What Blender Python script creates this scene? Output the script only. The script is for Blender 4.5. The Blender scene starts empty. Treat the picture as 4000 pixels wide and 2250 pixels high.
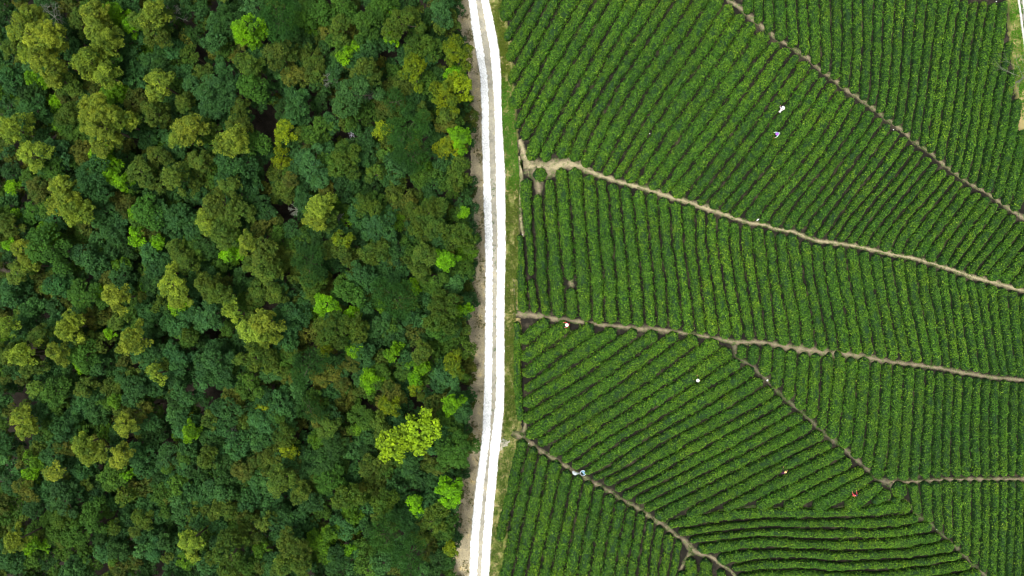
import bpy, bmesh, math, random
import numpy as np

random.seed(7)
RNG = np.random.default_rng(11)
SC = bpy.context.scene
COL = SC.collection
H = 96.0            # height of the camera above the ground
S = 0.036           # metres per photo unit (4000 across) on the ground
PI = math.pi


def W(px, py, z=0.0):
    """a place in the photo grid, at height z, as a world point"""
    k = S * (H - z) / H
    return ((px - 2000.0) * k, (1125.0 - py) * k, z)


def lin(r, g, b):
    def f(c):
        c /= 255.0
        return c / 12.92 if c <= 0.04045 else ((c + 0.055) / 1.055) ** 2.4
    return (f(r), f(g), f(b))


# ------------------------------------------------------------------ materials
def new_mat(name):
    m = bpy.data.materials.new(name)
    m.use_nodes = True
    nt = m.node_tree
    bs = nt.nodes['Principled BSDF']
    bs.inputs['Roughness'].default_value = 0.9
    bs.inputs['Specular IOR Level'].default_value = 0.15
    return m, nt, bs


def ramp(nt, stops, interp='LINEAR'):
    r = nt.nodes.new('ShaderNodeValToRGB')
    cr = r.color_ramp
    cr.interpolation = interp
    while len(cr.elements) < len(stops):
        cr.elements.new(0.5)
    for e, (p, c) in zip(cr.elements, stops):
        e.position = p
        e.color = (*c, 1)
    return r


def noise(nt, scale, detail=3.0, rough=0.6, vec=None, dist=0.0):
    n = nt.nodes.new('ShaderNodeTexNoise')
    n.inputs['Scale'].default_value = scale
    n.inputs['Detail'].default_value = detail
    n.inputs['Roughness'].default_value = rough
    n.inputs['Distortion'].default_value = dist
    if vec is None:
        g = nt.nodes.new('ShaderNodeNewGeometry')
        vec = g.outputs['Position']
    nt.links.new(vec, n.inputs['Vector'])
    return n


def mixc(nt, fac, a, b, mode='MIX'):
    m = nt.nodes.new('ShaderNodeMix')
    m.data_type = 'RGBA'
    m.blend_type = mode
    for key, v in ((0, fac), (6, a), (7, b)):
        if isinstance(v, (int, float)):
            m.inputs[key].default_value = v
        elif isinstance(v, tuple):
            m.inputs[key].default_value = (*v, 1)
        else:
            nt.links.new(v, m.inputs[key])
    return m.outputs[2]


def math_(nt, op, a, b=None, clamp=False):
    m = nt.nodes.new('ShaderNodeMath')
    m.operation = op
    m.use_clamp = clamp
    for i, v in enumerate((a, b)):
        if v is None:
            continue
        if isinstance(v, (int, float)):
            m.inputs[i].default_value = v
        else:
            nt.links.new(v, m.inputs[i])
    return m.outputs[0]


def attr(nt, name):
    a = nt.nodes.new('ShaderNodeAttribute')
    a.attribute_name = name
    return a


def plain(name, col, rough=0.8, spec=0.2, nscale=6.0, var=0.25):
    m, nt, bs = new_mat(name)
    n = noise(nt, nscale, 4)
    r = ramp(nt, [(0.3, tuple(c * (1 - var) for c in col)), (0.7, tuple(min(1, c * (1 + var)) for c in col))])
    nt.links.new(n.outputs['Fac'], r.inputs['Fac'])
    nt.links.new(r.outputs['Color'], bs.inputs['Base Color'])
    bs.inputs['Roughness'].default_value = rough
    bs.inputs['Specular IOR Level'].default_value = spec
    return m


LEAF_GAIN = 1.0


def leaf_mat(name, source):
    """leaves: the plant's own colour, varied leaf by leaf (tint) and in patches"""
    m, nt, bs = new_mat(name)
    if source == 'object':
        o = nt.nodes.new('ShaderNodeObjectInfo')
        base = o.outputs['Color']
    else:
        base = attr(nt, 'hue').outputs['Color']
    t = attr(nt, 'tint').outputs['Fac']
    if name != 'grass blades':
        nb = noise(nt, 0.75, 4, 0.7)
        rb = ramp(nt, [(0.40, (0, 0, 0)), (0.66, (0.70, 0.70, 0.70))])
        nt.links.new(nb.outputs['Fac'], rb.inputs['Fac'])
        base = mixc(nt, rb.outputs['Color'], base, tuple(0.55 * x for x in lin(66, 112, 46)))
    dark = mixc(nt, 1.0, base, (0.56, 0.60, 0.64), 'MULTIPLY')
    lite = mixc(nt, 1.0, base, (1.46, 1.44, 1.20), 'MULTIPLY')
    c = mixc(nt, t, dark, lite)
    n = noise(nt, 0.9, 3)
    r = ramp(nt, [(0.3, (0.86, 0.90, 0.98)), (0.7, (1.10, 1.08, 0.94))])
    nt.links.new(n.outputs['Fac'], r.inputs['Fac'])
    c = mixc(nt, 1.0, c, r.outputs['Color'], 'MULTIPLY')
    nt.links.new(c, bs.inputs['Base Color'])
    bs.inputs['Roughness'].default_value = 0.75
    bs.inputs['Specular IOR Level'].default_value = 0.12
    # some light passes through the leaves
    tr = nt.nodes.new('ShaderNodeBsdfTranslucent')
    nt.links.new(c, tr.inputs['Color'])
    mx = nt.nodes.new('ShaderNodeMixShader')
    mx.inputs[0].default_value = 0.22
    nt.links.new(bs.outputs[0], mx.inputs[1])
    nt.links.new(tr.outputs[0], mx.inputs[2])
    nt.links.new(mx.outputs[0], nt.nodes['Material Output'].inputs['Surface'])
    return m


def tea_mat():
    m, nt, bs = new_mat('tea leaves')
    t = attr(nt, 'tint').outputs['Fac']
    g = 0.49
    sc = lambda c: tuple(x * g for x in c)
    r = ramp(nt, [(0.0, sc(lin(40, 78, 14))), (0.35, sc(lin(68, 118, 22))), (0.7, sc(lin(90, 144, 34))), (0.9, sc(lin(116, 164, 40))), (1.0, sc(lin(146, 188, 66)))])
    nt.links.new(t, r.inputs['Fac'])
    n = noise(nt, 0.32, 4, 0.65)
    r2 = ramp(nt, [(0.32, (0.94, 1.02, 0.86)), (0.5, (1.08, 1.02, 0.80)), (0.70, (1.36, 1.08, 0.58))])
    nt.links.new(n.outputs['Fac'], r2.inputs['Fac'])
    c = mixc(nt, 1.0, r.outputs['Color'], r2.outputs['Color'], 'MULTIPLY')
    n2 = noise(nt, 1.6, 3)
    r3 = ramp(nt, [(0.3, (0.88, 0.92, 0.94)), (0.7, (1.14, 1.10, 1.0))])
    nt.links.new(n2.outputs['Fac'], r3.inputs['Fac'])
    c = mixc(nt, 1.0, c, r3.outputs['Color'], 'MULTIPLY')
    # plots and single rows differ in growth
    n4 = noise(nt, 0.055, 2)
    r4 = ramp(nt, [(0.35, (0.80, 0.86, 0.92)), (0.65, (1.22, 1.14, 1.0))])
    nt.links.new(n4.outputs['Fac'], r4.inputs['Fac'])
    c = mixc(nt, 1.0, c, r4.outputs['Color'], 'MULTIPLY')
    oi = nt.nodes.new('ShaderNodeObjectInfo')
    r5 = ramp(nt, [(0.0, (0.84, 0.88, 0.9)), (1.0, (1.16, 1.12, 1.05))])
    nt.links.new(oi.outputs['Random'], r5.inputs['Fac'])
    c = mixc(nt, 1.0, c, r5.outputs['Color'], 'MULTIPLY')
    nt.links.new(c, bs.inputs['Base Color'])
    bs.inputs['Roughness'].default_value = 0.6
    bs.inputs['Specular IOR Level'].default_value = 0.2
    return m


def ground_mat(name, stops, scale=0.7, fine=9.0, bump=0.3):
    m, nt, bs = new_mat(name)
    n = noise(nt, scale, 6, 0.68)
    r = ramp(nt, stops)
    nt.links.new(n.outputs['Fac'], r.inputs['Fac'])
    n2 = noise(nt, fine, 3)
    r2 = ramp(nt, [(0.3, (0.7, 0.7, 0.7)), (0.7, (1.3, 1.3, 1.3))])
    nt.links.new(n2.outputs['Fac'], r2.inputs['Fac'])
    c = mixc(nt, 1.0, r.outputs['Color'], r2.outputs['Color'], 'MULTIPLY')
    nt.links.new(c, bs.inputs['Base Color'])
    b = nt.nodes.new('ShaderNodeBump')
    b.inputs['Strength'].default_value = bump
    b.inputs['Distance'].default_value = 0.08
    nt.links.new(n2.outputs['Fac'], b.inputs['Height'])
    nt.links.new(b.outputs[0], bs.inputs['Normal'])
    return m


def path_mat(name, mid, edge):
    """trodden earth: paler along the middle, soil and grass creeping in from the sides"""
    m, nt, bs = new_mat(name)
    e = attr(nt, 'edge').outputs['Fac']
    n = noise(nt, 1.1, 5, 0.7)
    f = math_(nt, 'ADD', e, math_(nt, 'MULTIPLY', math_(nt, 'SUBTRACT', n.outputs['Fac'], 0.5), 1.9))
    r = ramp(nt, [(0.05, mid), (0.5, tuple(0.5 * a + 0.5 * b for a, b in zip(mid, edge))), (0.95, edge)])
    nt.links.new(f, r.inputs['Fac'])
    n2 = noise(nt, 7.0, 4, 0.7)
    r2 = ramp(nt, [(0.3, (0.66, 0.66, 0.68)), (0.7, (1.34, 1.32, 1.25))])
    nt.links.new(n2.outputs['Fac'], r2.inputs['Fac'])
    c = mixc(nt, 1.0, r.outputs['Color'], r2.outputs['Color'], 'MULTIPLY')
    n3 = noise(nt, 1.7, 4)
    r3 = ramp(nt, [(0.52, (0, 0, 0)), (0.66, (1, 1, 1))])
    nt.links.new(n3.outputs['Fac'], r3.inputs['Fac'])
    c = mixc(nt, math_(nt, 'MULTIPLY', r3.outputs['Color'], 0.55), c, lin(78, 104, 44))
    nt.links.new(c, bs.inputs['Base Color'])
    b = nt.nodes.new('ShaderNodeBump')
    b.inputs['Strength'].default_value = 0.22
    b.inputs['Distance'].default_value = 0.06
    nt.links.new(n2.outputs['Fac'], b.inputs['Height'])
    nt.links.new(b.outputs[0], bs.inputs['Normal'])
    return m


def verge_mat(name, stops, scale, fine, bump):
    m = ground_mat(name, stops, scale, fine, bump)
    nt = m.node_tree
    bs = nt.nodes['Principled BSDF']
    src = bs.inputs['Base Color'].links[0].from_socket
    n = noise(nt, 0.16, 3)
    e = attr(nt, 'edge').outputs['Fac']
    f = math_(nt, 'ADD', e, math_(nt, 'MULTIPLY', math_(nt, 'SUBTRACT', n.outputs['Fac'], 0.5), 1.2))
    r = ramp(nt, [(0.72, (0, 0, 0)), (1.0, (1, 1, 1))])
    nt.links.new(f, r.inputs['Fac'])
    c = mixc(nt, r.outputs['Color'], src, lin(70, 74, 40))
    # sandy stretches
    n2 = noise(nt, 0.10, 3, 0.6)
    r2 = ramp(nt, [(0.56, (0, 0, 0)), (0.66, (1, 1, 1))])
    nt.links.new(n2.outputs['Fac'], r2.inputs['Fac'])
    c = mixc(nt, math_(nt, 'MULTIPLY', r2.outputs['Color'], 0.6), c, lin(168, 148, 104))
    nt.links.new(c, bs.inputs['Base Color'])
    return m


M = {}
M['tea'] = tea_mat()
M['tea_core'] = plain('tea twigs and inner leaves', lin(24, 52, 20), nscale=3.0)
M['leaf'] = leaf_mat('tree leaves', 'object')
M['leaf_mass'] = leaf_mat('undergrowth leaves', 'hue')
M['bark'] = plain('bark', lin(88, 80, 66), nscale=5)
M['pale_bark'] = plain('pale bark', lin(112, 116, 102), nscale=5)
M['soil'] = ground_mat('plantation soil', [(0.3, lin(22, 21, 17)), (0.52, lin(34, 32, 26)), (0.70, lin(74, 68, 54)), (0.84, lin(110, 100, 80))], 0.5)
M['litter_floor'] = ground_mat('forest floor', [(0.3, lin(30, 32, 26)), (0.55, lin(60, 54, 46)), (0.8, lin(92, 80, 66))], 0.5)
M['path_pale'] = path_mat('trodden pale earth', lin(160, 150, 120), lin(52, 50, 38))
M['path_brown'] = path_mat('trodden brown earth', lin(132, 122, 100), lin(44, 42, 33))
M['path_dark'] = path_mat('dark earth', lin(104, 97, 82), lin(42, 40, 33))
M['gravel'] = ground_mat('road gravel', [(0.3, lin(130, 128, 114)), (0.5, lin(166, 162, 146)), (0.72, lin(186, 176, 150))], 0.9, 14, 0.5)
M['concrete'] = ground_mat('white crushed limestone', [(0.22, lin(196, 198, 192)), (0.36, lin(228, 230, 227)), (0.55, lin(242, 244, 242)), (0.75, lin(246, 248, 247))], 1.3, 7, 0.4)
M['dry_verge'] = ground_mat('dry verge', [(0.28, lin(104, 98, 78)), (0.42, lin(146, 137, 112)), (0.56, lin(168, 157, 126)), (0.72, lin(206, 184, 128))], 0.6, 6, 0.6)
M['green_verge'] = verge_mat('grassy verge', [(0.3, lin(74, 92, 34)), (0.48, lin(100, 110, 50)), (0.62, lin(146, 136, 92)), (0.76, lin(200, 178, 130))], 1.0, 6, 0.6)
M['grass'] = leaf_mat('grass blades', 'hue')


# ------------------------------------------------------------------ mesh helpers
def make_mesh(name, v, quads, mats, tint=None, hue=None, edge=None, mat_idx=None, smooth=False):
    me = bpy.data.meshes.new(name)
    v = np.ascontiguousarray(v, dtype=np.float32)
    q = np.ascontiguousarray(quads, dtype=np.int32)
    k = q.shape[1]
    me.vertices.add(len(v))
    me.vertices.foreach_set('co', v.ravel())
    me.loops.add(q.size)
    me.loops.foreach_set('vertex_index', q.ravel())
    me.polygons.add(len(q))
    me.polygons.foreach_set('loop_start', np.arange(0, q.size, k, dtype=np.int32))
    me.polygons.foreach_set('loop_total', np.full(len(q), k, dtype=np.int32))
    if mat_idx is not None:
        me.polygons.foreach_set('material_index', np.asarray(mat_idx, dtype=np.int32))
    me.polygons.foreach_set('use_smooth', np.full(len(q), smooth, dtype=bool))
    for nm, arr in (('tint', tint), ('edge', edge)):
        if arr is not None:
            a = me.attributes.new(nm, 'FLOAT', 'POINT')
            a.data.foreach_set('value', np.asarray(arr, dtype=np.float32))
    if hue is not None:
        a = me.attributes.new('hue', 'FLOAT_COLOR', 'POINT')
        a.data.foreach_set('color', np.ascontiguousarray(hue, dtype=np.float32).ravel())
    for m in mats:
        me.materials.append(m)
    me.update(calc_edges=True)
    return me


def link(name, me, parent=None, loc=None):
    o = bpy.data.objects.new(name, me)
    COL.objects.link(o)
    if parent is not None:
        o.parent = parent
    if loc is not None:
        o.location = loc
    return o


def tag(o, label=None, cat=None, group=None, kind=None):
    for k, v in (('label', label), ('category', cat), ('group', group), ('kind', kind)):
        if v:
            o[k] = v
    return o


def empty(name, loc, rz=0.0):
    o = bpy.data.objects.new(name, None)
    o.empty_display_size = 0.3
    COL.objects.link(o)
    o.location = loc
    o.rotation_euler = (0, 0, rz)
    return o


def leaf_quads(c, n, a, b, rng):
    """rhombic leaves: centres c, normals n, half length a, half width b -> verts (4N,3)"""
    N = len(c)
    r = rng.normal(size=(N, 3))
    t = np.cross(n, r)
    t /= np.linalg.norm(t, axis=1, keepdims=True) + 1e-9
    s = np.cross(n, t)
    a = np.broadcast_to(np.asarray(a), (N,))[:, None]
    b = np.broadcast_to(np.asarray(b), (N,))[:, None]
    v = np.empty((N, 4, 3))
    v[:, 0] = c + t * a
    v[:, 1] = c + s * b
    v[:, 2] = c - t * a
    v[:, 3] = c - s * b
    return v.reshape(-1, 3), np.arange(4 * N).reshape(N, 4)


def unit(v):
    return v / (np.linalg.norm(v, axis=-1, keepdims=True) + 1e-9)


def tubes(segs, sides=5):
    """tapered limbs: list of (p0, p1, r0, r1) -> verts, quads"""
    V, Q = [], []
    for p0, p1, r0, r1 in segs:
        p0 = np.array(p0, float); p1 = np.array(p1, float)
        d = unit(p1 - p0)
        u = unit(np.cross(d, (0.3, 0.9, 0.2)))
        w = np.cross(d, u)
        base = len(V)
        for p, r in ((p0, r0), (p1, r1)):
            for k in range(sides):
                an = 2 * PI * k / sides
                V.append(p + r * (math.cos(an) * u + math.sin(an) * w))
        for k in range(sides):
            k2 = (k + 1) % sides
            Q.append((base + k, base + k2, base + sides + k2, base + sides + k))
    return np.array(V), np.array(Q)


def lathe(profile, n=20, closed=False):
    V, Q = [], []
    for r, z in profile:
        for k in range(n):
            a = 2 * PI * k / n
            V.append((r * math.cos(a), r * math.sin(a), z))
    for i in range(len(profile) - 1):
        for k in range(n):
            k2 = (k + 1) % n
            Q.append((i * n + k, i * n + k2, (i + 1) * n + k2, (i + 1) * n + k))
    return np.array(V), np.array(Q)


# smooth 1-D / 2-D value noise
_tab = RNG.random((256, 256))


def vnoise(x, y):
    x = np.asarray(x, float); y = np.asarray(y, float)
    xi = np.floor(x).astype(int); yi = np.floor(y).astype(int)
    fx = x - xi; fy = y - yi
    fx = fx * fx * (3 - 2 * fx); fy = fy * fy * (3 - 2 * fy)
    g = lambda a, b: _tab[a & 255, b & 255]
    return (g(xi, yi) * (1 - fx) + g(xi + 1, yi) * fx) * (1 - fy) + (g(xi, yi + 1) * (1 - fx) + g(xi + 1, yi + 1) * fx) * fy


def resample(pts, step):
    p = np.array(pts, float)
    d = np.r_[0, np.cumsum(np.linalg.norm(np.diff(p[:, :2], axis=0), axis=1))]
    n = max(2, int(d[-1] / step) + 1)
    t = np.linspace(0, d[-1], n)
    out = np.stack([np.interp(t, d, p[:, k]) for k in range(p.shape[1])], 1)
    return out


def smooth_line(pts, step=12, win=5):
    p = resample(pts, step)
    if len(p) > win * 2:
        k = np.ones(win) / win
        q = p.copy()
        pad = win // 2
        for c in range(p.shape[1]):
            e = np.r_[np.full(pad, p[0, c]), p[:, c], np.full(pad, p[-1, c])]
            q[:, c] = np.convolve(e, k, 'valid')
        q[0] = p[0]; q[-1] = p[-1]
        return q
    return p


# ------------------------------------------------------------------ the footpaths (photo units: x, y, half width)
PATH_A = [(2780, -70, 9), (2849, 5, 9), (2880, 21, 9), (2927, 62, 13), (2973, 98, 12), (3000, 124, 11), (3052, 160, 10), (3104, 192, 9), (3155, 225, 9), (3207, 274, 9), (3259, 311, 9), (3316, 357, 11), (3383, 399, 10), (3445, 450, 10), (3492, 481, 11), (3528, 512, 9), (3580, 559, 9), (3621, 585, 9), (3652, 611, 8), (3688, 642, 9), (3735, 678, 9), (3776, 709, 9), (3823, 735, 9), (3854, 750, 8), (3901, 786, 8), (3947, 817, 9), (4000, 853, 10), (4080, 905, 9)]
PATH_B = [(2030, 545, 12), (2046, 600, 12), (2072, 655, 34), (2129, 662, 36), (2207, 640, 24), (2259, 645, 20), (2300, 668, 13), (2352, 688, 11), (2414, 709, 10), (2476, 725, 10), (2549, 745, 13), (2621, 771, 11), (2688, 789, 11), (2740, 807, 12), (2807, 830, 12), (2859, 848, 9), (2921, 869, 9), (2999, 880, 9), (3031, 895, 8), (3104, 905, 8), (3135, 921, 8), (3181, 939, 10), (3269, 949, 9), (3362, 965, 9), (3440, 983, 9), (3507, 998, 10), (3580, 1011, 9), (3652, 1032, 11), (3725, 1055, 10), (3807, 1084, 10), (3901, 1107, 11), (3999, 1136, 10), (4080, 1160, 10)]
PATH_B2 = [(2080, 655, 16), (2104, 712, 20), (2106, 745, 14), (2105, 775, 5)]
PATH_C = [(2005, 1228, 14), (2067, 1228, 12), (2155, 1244, 11), (2233, 1252, 11), (2336, 1268, 8), (2414, 1275, 9), (2492, 1284, 12), (2559, 1286, 11), (2663, 1299, 8), (2725, 1309, 9), (2807, 1325, 8), (2880, 1338, 12), (2958, 1336, 10), (2999, 1340, 11), (3052, 1353, 14), (3145, 1366, 20), (3207, 1376, 19), (3311, 1384, 18), (3393, 1397, 15), (3466, 1413, 11), (3569, 1425, 8), (3673, 1438, 9), (3776, 1459, 10), (3880, 1475, 8), (4000, 1485, 9), (4080, 1490, 9)]
PATH_D = [(2868, 1342, 10), (2870, 1372, 10), (2880, 1400, 9), (2921, 1418, 8), (2968, 1454, 11), (2999, 1485, 9), (3041, 1536, 8), (3093, 1578, 8), (3145, 1619, 8), (3192, 1666, 9), (3233, 1702, 9), (3280, 1738, 11), (3321, 1774, 9), (3357, 1805, 10), (3399, 1842, 9), (3430, 1875, 10), (3476, 1888, 14)]
PATH_E = [(3470, 1886, 12), (3549, 1883, 8), (3673, 1875, 8), (3756, 1873, 9), (3854, 1872, 8), (4000, 1872, 9), (4080, 1872, 9)]
PATH_F = [(3474, 1886, 11), (3487, 1914, 8), (3500, 1935, 4), (3530, 1950, 4), (3559, 1968, 5), (3569, 2002, 7), (3606, 2028, 8), (3652, 2059, 7), (3688, 2095, 7), (3725, 2126, 7), (3766, 2168, 7), (3802, 2209, 9), (3844, 2240, 8), (3900, 2300, 8)]
PATH_G = [(2000, 1690, 13), (2031, 1702, 13), (2072, 1733, 10), (2119, 1767, 10), (2166, 1795, 10), (2207, 1818, 9), (2233, 1842, 9), (2280, 1862, 9), (2321, 1888, 10), (2373, 1914, 9), (2424, 1950, 8), (2476, 1976, 11), (2518, 2002, 11), (2564, 2038, 12), (2606, 2062, 12), (2642, 2095, 9), (2688, 2121, 11), (2704, 2152, 14), (2735, 2163, 9), (2792, 2180, 8), (2807, 2204, 6), (2849, 2222, 6), (2880, 2260, 6), (2895, 2300, 6)]
PATH_G2 = [(2704, 2150, 12), (2680, 2186, 9), (2660, 2220, 7), (2645, 2290, 6)]
PATH_H = [(2606, 2052, 10), (2657, 2022, 9), (2700, 2014, 3), (2787, 2003, 3), (2810, 1995, 5), (2850, 1992, 2), (2942, 1980, 7), (3000, 1983, 2), (3052, 1981, 5), (3100, 1985, 2), (3171, 1984, 2), (3260, 1986, 2), (3290, 1978, 6), (3330, 1984, 2), (3393, 1974, 5), (3440, 1970, 2), (3466, 1966, 5), (3478, 1940, 3)]
PATH_I = [(2062, 1632, 6), (2052, 1660, 9), (2044, 1690, 13), (2036, 1704, 12)]
PATH_J = [(2028, 610, 8), (2036, 660, 11), (2030, 760, 7), (2031, 840, 7), (2040, 905, 8), (2046, 925, 3)]
PATH_K = [(2006, 1090, 2), (2010, 1150, 3), (2014, 1205, 5), (2020, 1228, 8)]
PATHS = [('soil_strip', PATH_I, 'path_brown', 0), ('soil_strip', PATH_J, 'path_pale', 0), ('soil_strip', PATH_K, 'path_pale', 0), ('soil_strip', [(2228, 1082, 10), (2232, 1108, 14), (2234, 1134, 9)], 'path_brown', 0), ('footpath', PATH_A, 'path_brown', 12), ('footpath', PATH_B, 'path_pale', 13), ('footpath', PATH_B2, 'path_brown', 0), ('footpath', PATH_C, 'path_brown', 12), ('footpath', PATH_D, 'path_dark', 10),
         ('footpath', PATH_E, 'path_brown', 11), ('footpath', PATH_F, 'path_dark', 8), ('footpath', PATH_G, 'path_brown', 11), ('footpath', PATH_G2, 'path_brown', 10), ('soil_track', PATH_H, 'path_dark', 0)]


def strip_mesh(name, pts, mat, z, jag=3.0, step=6, parent=None, zfun=None, across=7):
    """a ground sheet along a line with ragged edges and an 'edge' value across it"""
    p = smooth_line(pts, step, 7)
    xy = p[:, :2]
    d = np.gradient(xy, axis=0)
    nrm = np.stack([-d[:, 1], d[:, 0]], 1)
    nrm /= np.linalg.norm(nrm, axis=1, keepdims=True) + 1e-9
    seed = hash(name + str(pts[0])) % 97
    i = np.arange(len(p))
    n1 = (vnoise(i * 0.55, seed + 0.5 + 0 * i) - 0.5) * 2 * jag + (vnoise(i * 1.9, seed + 7.5 + 0 * i) - 0.5) * jag
    n2 = (vnoise(i * 0.55, seed + 19.5 + 0 * i) - 0.5) * 2 * jag + (vnoise(i * 1.9, seed + 31.5 + 0 * i) - 0.5) * jag
    us = np.linspace(-1, 1, across)
    V, E = [], []
    for u in us:
        hw = p[:, 2] * (1.2 if 'path' in name else 1.0) + (n1 if u < 0 else n2) * abs(u)
        q = xy + nrm * (u * np.maximum(hw, 1.5))[:, None]
        V.append(np.stack([(q[:, 0] - 2000) * S, (1125 - q[:, 1]) * S, np.full(len(q), z)], 1))
        E.append(np.full(len(q), abs(u)))
    V = np.stack(V, 1).reshape(-1, 3)
    E = np.stack(E, 1).reshape(-1)
    n = len(p)
    a = np.arange((n - 1))[:, None] * across + np.arange(across - 1)[None]
    a = a.ravel()
    Q = np.stack([a, a + 1, a + across + 1, a + across], 1)
    me = make_mesh(name, V, Q, [mat], edge=E)
    return link(name, me, parent)


# ------------------------------------------------------------------ ground, road
def ground():
    R = 1600.0
    me = make_mesh('ground', np.array([(-R, -R, -0.004), (R, -R, -0.004), (R, R, -0.004), (-R, R, -0.004)]), np.array([(0, 1, 2, 3)]), [M['soil']])
    tag(link('ground', me), kind='structure')
    # the forest floor, left of the road
    pts = [W(x, y) for x, y in ((-900, -600), (1840, -600), (1835, 0), (1860, 300), (1868, 900), (1868, 1500), (1862, 1750), (1830, 1950), (1810, 2250), (1800, 2900), (-900, 2900))]
    bm = bmesh.new()
    f = bm.faces.new([bm.verts.new((p[0], p[1], 0.004)) for p in pts])
    f.normal_update()
    if f.normal.z < 0:
        f.normal_flip()
    me = bpy.data.meshes.new('forest_floor')
    bm.to_mesh(me)
    me.materials.append(M['litter_floor'])
    tag(link('forest_floor', me), kind='structure')


ground()

ROAD = [  # y, left track from-to, right track from-to
    (-200, 1812, 1842, 1858, 1888), (0, 1831, 1859, 1880, 1908), (100, 1842, 1873, 1898, 1930), (200, 1860, 1888, 1915, 1949), (300, 1877, 1904, 1923, 1957), (400, 1881, 1908, 1931, 1957), (500, 1883, 1910, 1933, 1961),
    (600, 1885, 1912, 1936, 1967), (700, 1888, 1916, 1938, 1972), (800, 1890, 1919, 1940, 1972), (900, 1894, 1924, 1944, 1974), (1000, 1897, 1925, 1942, 1973), (1100, 1897, 1924, 1942, 1971), (1250, 1896, 1924, 1939, 1969),
    (1400, 1895, 1923, 1939, 1969), (1500, 1893, 1921, 1939, 1969), (1600, 1889, 1918, 1934, 1967), (1650, 1887, 1917, 1927, 1962), (1700, 1884, 1915, 1920, 1957), (1750, 1880, 1909, 1915, 1951), (1800, 1872, 1901, 1911, 1944),
    (1900, 1859, 1890, 1903, 1936), (2000, 1849, 1880, 1895, 1926), (2100, 1840, 1871, 1887, 1918), (2250, 1834, 1863, 1880, 1908), (2450, 1826, 1855, 1872, 1900)]


def road():
    c = [((r[1] + r[4]) / 2, r[0], (r[4] - r[1]) / 2 + 3) for r in ROAD]
    tag(strip_mesh('road', c, M['gravel'], 0.024, jag=3.5), kind='structure')
    for a, b in ((1, 2), (3, 4)):
        c = [((r[a] + r[b]) / 2, r[0], (r[b] - r[a]) / 2) for r in ROAD]
        o = strip_mesh('road_track', c, M['concrete'], 0.050, jag=3.2, step=3)
        tag(o, kind='structure')
    # spilled pale stone where a cart track leaves the road
    o = strip_mesh('road_spill', [(1938, 1738, 20), (1954, 1736, 24), (1968, 1732, 17), (1984, 1726, 6), (1992, 1723, 2)], M['gravel'], 0.036, jag=9, step=3)
    tag(o, kind='structure')
    left = [(1806, -200, 40), (1812, 0, 34), (1842, 180, 32), (1860, 300, 28), (1866, 450, 30), (1868, 600, 30), (1872, 750, 30), (1874, 900, 30), (1872, 1050, 34), (1868, 1250, 38), (1868, 1500, 36), (1862, 1700, 34), (1846, 1800, 38),
            (1824, 1950, 44), (1808, 2100, 44), (1800, 2250, 44), (1794, 2450, 44)]
    tag(strip_mesh('dry_verge', left, M['dry_verge'], 0.012, jag=5), kind='structure')
    right = [(1915, -200, 44), (1932, 0, 42), (1958, 180, 40), (1975, 350, 38), (1985, 550, 42), (1992, 800, 42), (1995, 1050, 40), (1995, 1300, 40), (1995, 1500, 40), (1992, 1650, 46), (1980, 1750, 48), (1960, 1900, 42), (1945, 2050, 40), (1938, 2250, 44), (1930, 2450, 44)]
    tag(strip_mesh('grassy_verge', right, M['green_verge'], 0.008, jag=8), kind='structure')
    right2 = [(3986, -200, 62), (3988, 0, 60), (3996, 200, 52), (4006, 350, 44), (4020, 520, 40), (4060, 700, 40)]
    tag(strip_mesh('grassy_verge', right2, M['green_verge'], 0.008, jag=8), kind='structure')
    for i, (nm, pts, mat, _) in enumerate(PATHS):
        o = strip_mesh(nm, pts, M[mat], 0.012 + 0.004 * (i % 4), jag=4.5)
        tag(o, kind='structure')


road()

# ------------------------------------------------------------------ the tea garden: furrows read along the rows, as (y, x) points
def F(ys, *rows):
    """rows of x at the heights ys (None where the furrow is not there)"""
    return [[(y, x) for y, x in zip(ys, r) if x is not None] for r in rows]


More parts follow.
